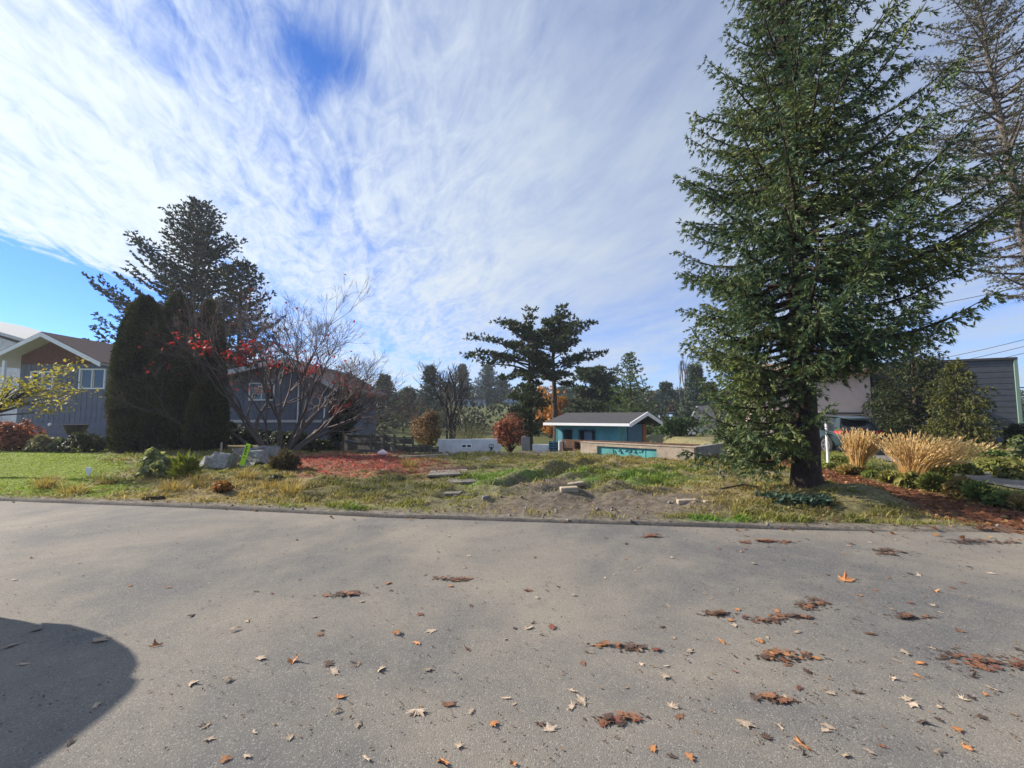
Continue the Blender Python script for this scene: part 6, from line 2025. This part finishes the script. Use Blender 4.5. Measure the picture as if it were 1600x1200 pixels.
tag(link('gravel', np_mesh('gravel', V.reshape(-1, 3), Fc.reshape(-1, 3), cl_), M_GRAV), 'loose clods and gravel on the bare earth', 'gravel', kind='stuff')

# ------------------------------------------------------------------ far wood (uncountable)
rng = np.random.default_rng(15)
N = 1350
P, D, Cc = [], [], []
for i in range(N):
    y = 62 + 120 * rng.random() ** 1.5; x = rng.uniform(-1.25, 1.25) * y
    ub, _ = to_px(x, y, 0)
    if 700 < ub < 815 and 74 < y < 108 and rng.random() < 0.9:
        continue
    h = rng.uniform(1.5, 5.2) * (1.0 if y < 110 else 0.9); wd = h * rng.uniform(0.35, 0.6)
    m = 17
    d = unit(rng.normal(size=(m, 3)))
    z0 = g1(x, y)
    P.append(np.array([x, y, z0 + h * 0.5]) + d * np.array([wd, wd, h * 0.5]) * rng.uniform(0.4, 1, (m, 1)) ** 0.5)
    D.append(d + UP * 0.6)
    c = [(0.03, 0.045, 0.03), (0.045, 0.06, 0.03), (0.085, 0.075, 0.05), (0.12, 0.085, 0.05), (0.07, 0.085, 0.035)][rng.choice(5, p=(.36, .26, .16, .10, .12))]
    Cc.append(np.repeat(np.array([c]), m, 0))
P, D, Cc = map(np.concatenate, (P, D, Cc))
V, Q, C = sprigs(P, D, np.full(len(P), 0.95), np.full(len(P), 0.36), rng, 3, 0.8, Cc)
tag(link('far_wood', np_mesh('far_wood', V, Q, C), M_NEEDLE), 'mixed wood and scrub covering the far hillside', 'wood', kind='stuff')

# ------------------------------------------------------------------ yellow-leaved tree reaching in from the left
Yt = 11.5
tb = np.array([(-75 - CX) / F_PX * Yt, Yt, 0.0]); tb[2] = g1(tb[0], tb[1])
rng = np.random.default_rng(19)
YT = thing('yellow_tree', tuple(tb), 'yellow-green leafy branches reaching in at the left border before the grey gable', 'tree')
fork = PY(-20, 650, Yt) - tb
m = MB()
m.tube([(0, 0, -0.1), tuple(fork * 0.5 + np.array([-0.05, 0, 0.1])), tuple(fork)], [0.13, 0.11, 0.09], 8)
SPRAY = [(10, 612), (45, 600), (62, 608), (20, 590), (95, 577), (110, 572), (125, 562), (85, 592), (105, 600), (40, 628), (25, 632), (75, 618), (90, 640), (110, 611), (128, 612), (70, 600), (5, 602), (52, 590), (0, 620), (78, 636), (98, 626)]
LP, LC = [], []
tops_ = []
for (u, v) in SPRAY:
    e = PY(u, v, Yt + rng.uniform(-0.7, 0.7)) - tb
    midp = (fork + e) / 2 + np.array([0, 0, 0.12]) + rng.normal(0, 0.06, 3)
    tops_.append((fork, midp, e))
m.build('trunk', M_BARK, YT)
Vb, Qb = tubes_np(np.array([[a, b, c] for a, b, c in tops_]), np.repeat(np.array([[0.028, 0.014, 0.005]]), len(tops_), 0), 5)
link('limb_work', np_mesh('limb_work', Vb, Qb, None, True), M_BARK, YT)
for (a, b, c) in tops_:
    n = 55
    t = rng.uniform(0.55, 1.05, n)[:, None]
    LP.append(b * (1 - t) ** 1 + c * t + rng.normal(0, 1, (n, 3)) * np.array([0.16, 0.16, 0.07]))
LP = np.concatenate(LP); n = len(LP)
f = rng.random((n, 1))
V, Q, C = leaf_quads(LP, UP + 0.6 * rng.normal(size=(n, 3)), rng.uniform(0.05, 0.10, n), rng, np.array([0.20, 0.21, 0.035]) * (1 - f) + np.array([0.48, 0.36, 0.06]) * f)
link('crown', np_mesh('crown', V, Q, C), M_LEAF, YT)

# ------------------------------------------------------------------ power lines and pole at the right
M_WIRE = mat('black_wire', (0.03, 0.03, 0.035), 0.7)
p = PY(1596, 660, 48.0)
UPo = thing('utility_pole', (p[0], p[1], g1(p[0], p[1])), 'distant utility pole at the right border beside the slate building', 'pole')
MB().tube([(0, 0, -0.5), (0, 0, 7.2)], [0.14, 0.10], 8).build('shaft', M_BARKG, UPo); MB().box(-0.8, 0.8, -0.05, 0.05, 6.3, 6.42).build('crossarm', M_BARKG, UPo)
for (a, b, lab) in (((1230, 505, 30), (1640, 438, 22), 'highest power line running from the spruce to the thin conifer'),
                    ((1300, 585, 34), (1660, 515, 24), 'upper of three power lines above the slate building'),
                    ((1300, 594, 34), (1660, 526, 24), 'middle of three power lines above the slate building'),
                    ((1300, 602, 34), (1660, 537, 24), 'lowest of three power lines above the slate building')):
    A_, B_ = PY(*a), PY(*b)
    pts = [A_ + (B_ - A_) * t - np.array([0, 0, 0.35 * 4 * t * (1 - t)]) for t in np.linspace(0, 1, 12)]
    A0 = pts[0].copy()
    o = MB().tube([tuple(q - A0) for q in pts], 0.016, 5).build('power_line', M_WIRE, loc=tuple(A0)); tag(o, lab, 'cable')

# ------------------------------------------------------------------ thin haze over the valley
hm = bpy.data.materials.new('air'); hm.use_nodes = True
t = NT(hm.node_tree)
out = t.n('ShaderNodeOutputMaterial')
pv = t.n('ShaderNodeVolumePrincipled', inp={'Color': (0.80, 0.88, 1.0, 1), 'Density': 0.0006, 'Anisotropy': 0.3})
t.l(pv.outputs[0], out.inputs['Volume'])
tag(MB().box(-420, 420, -30, 330, -4.5, 24.0).build('haze', hm), 'thin pale haze over the whole valley', 'haze', kind='stuff')
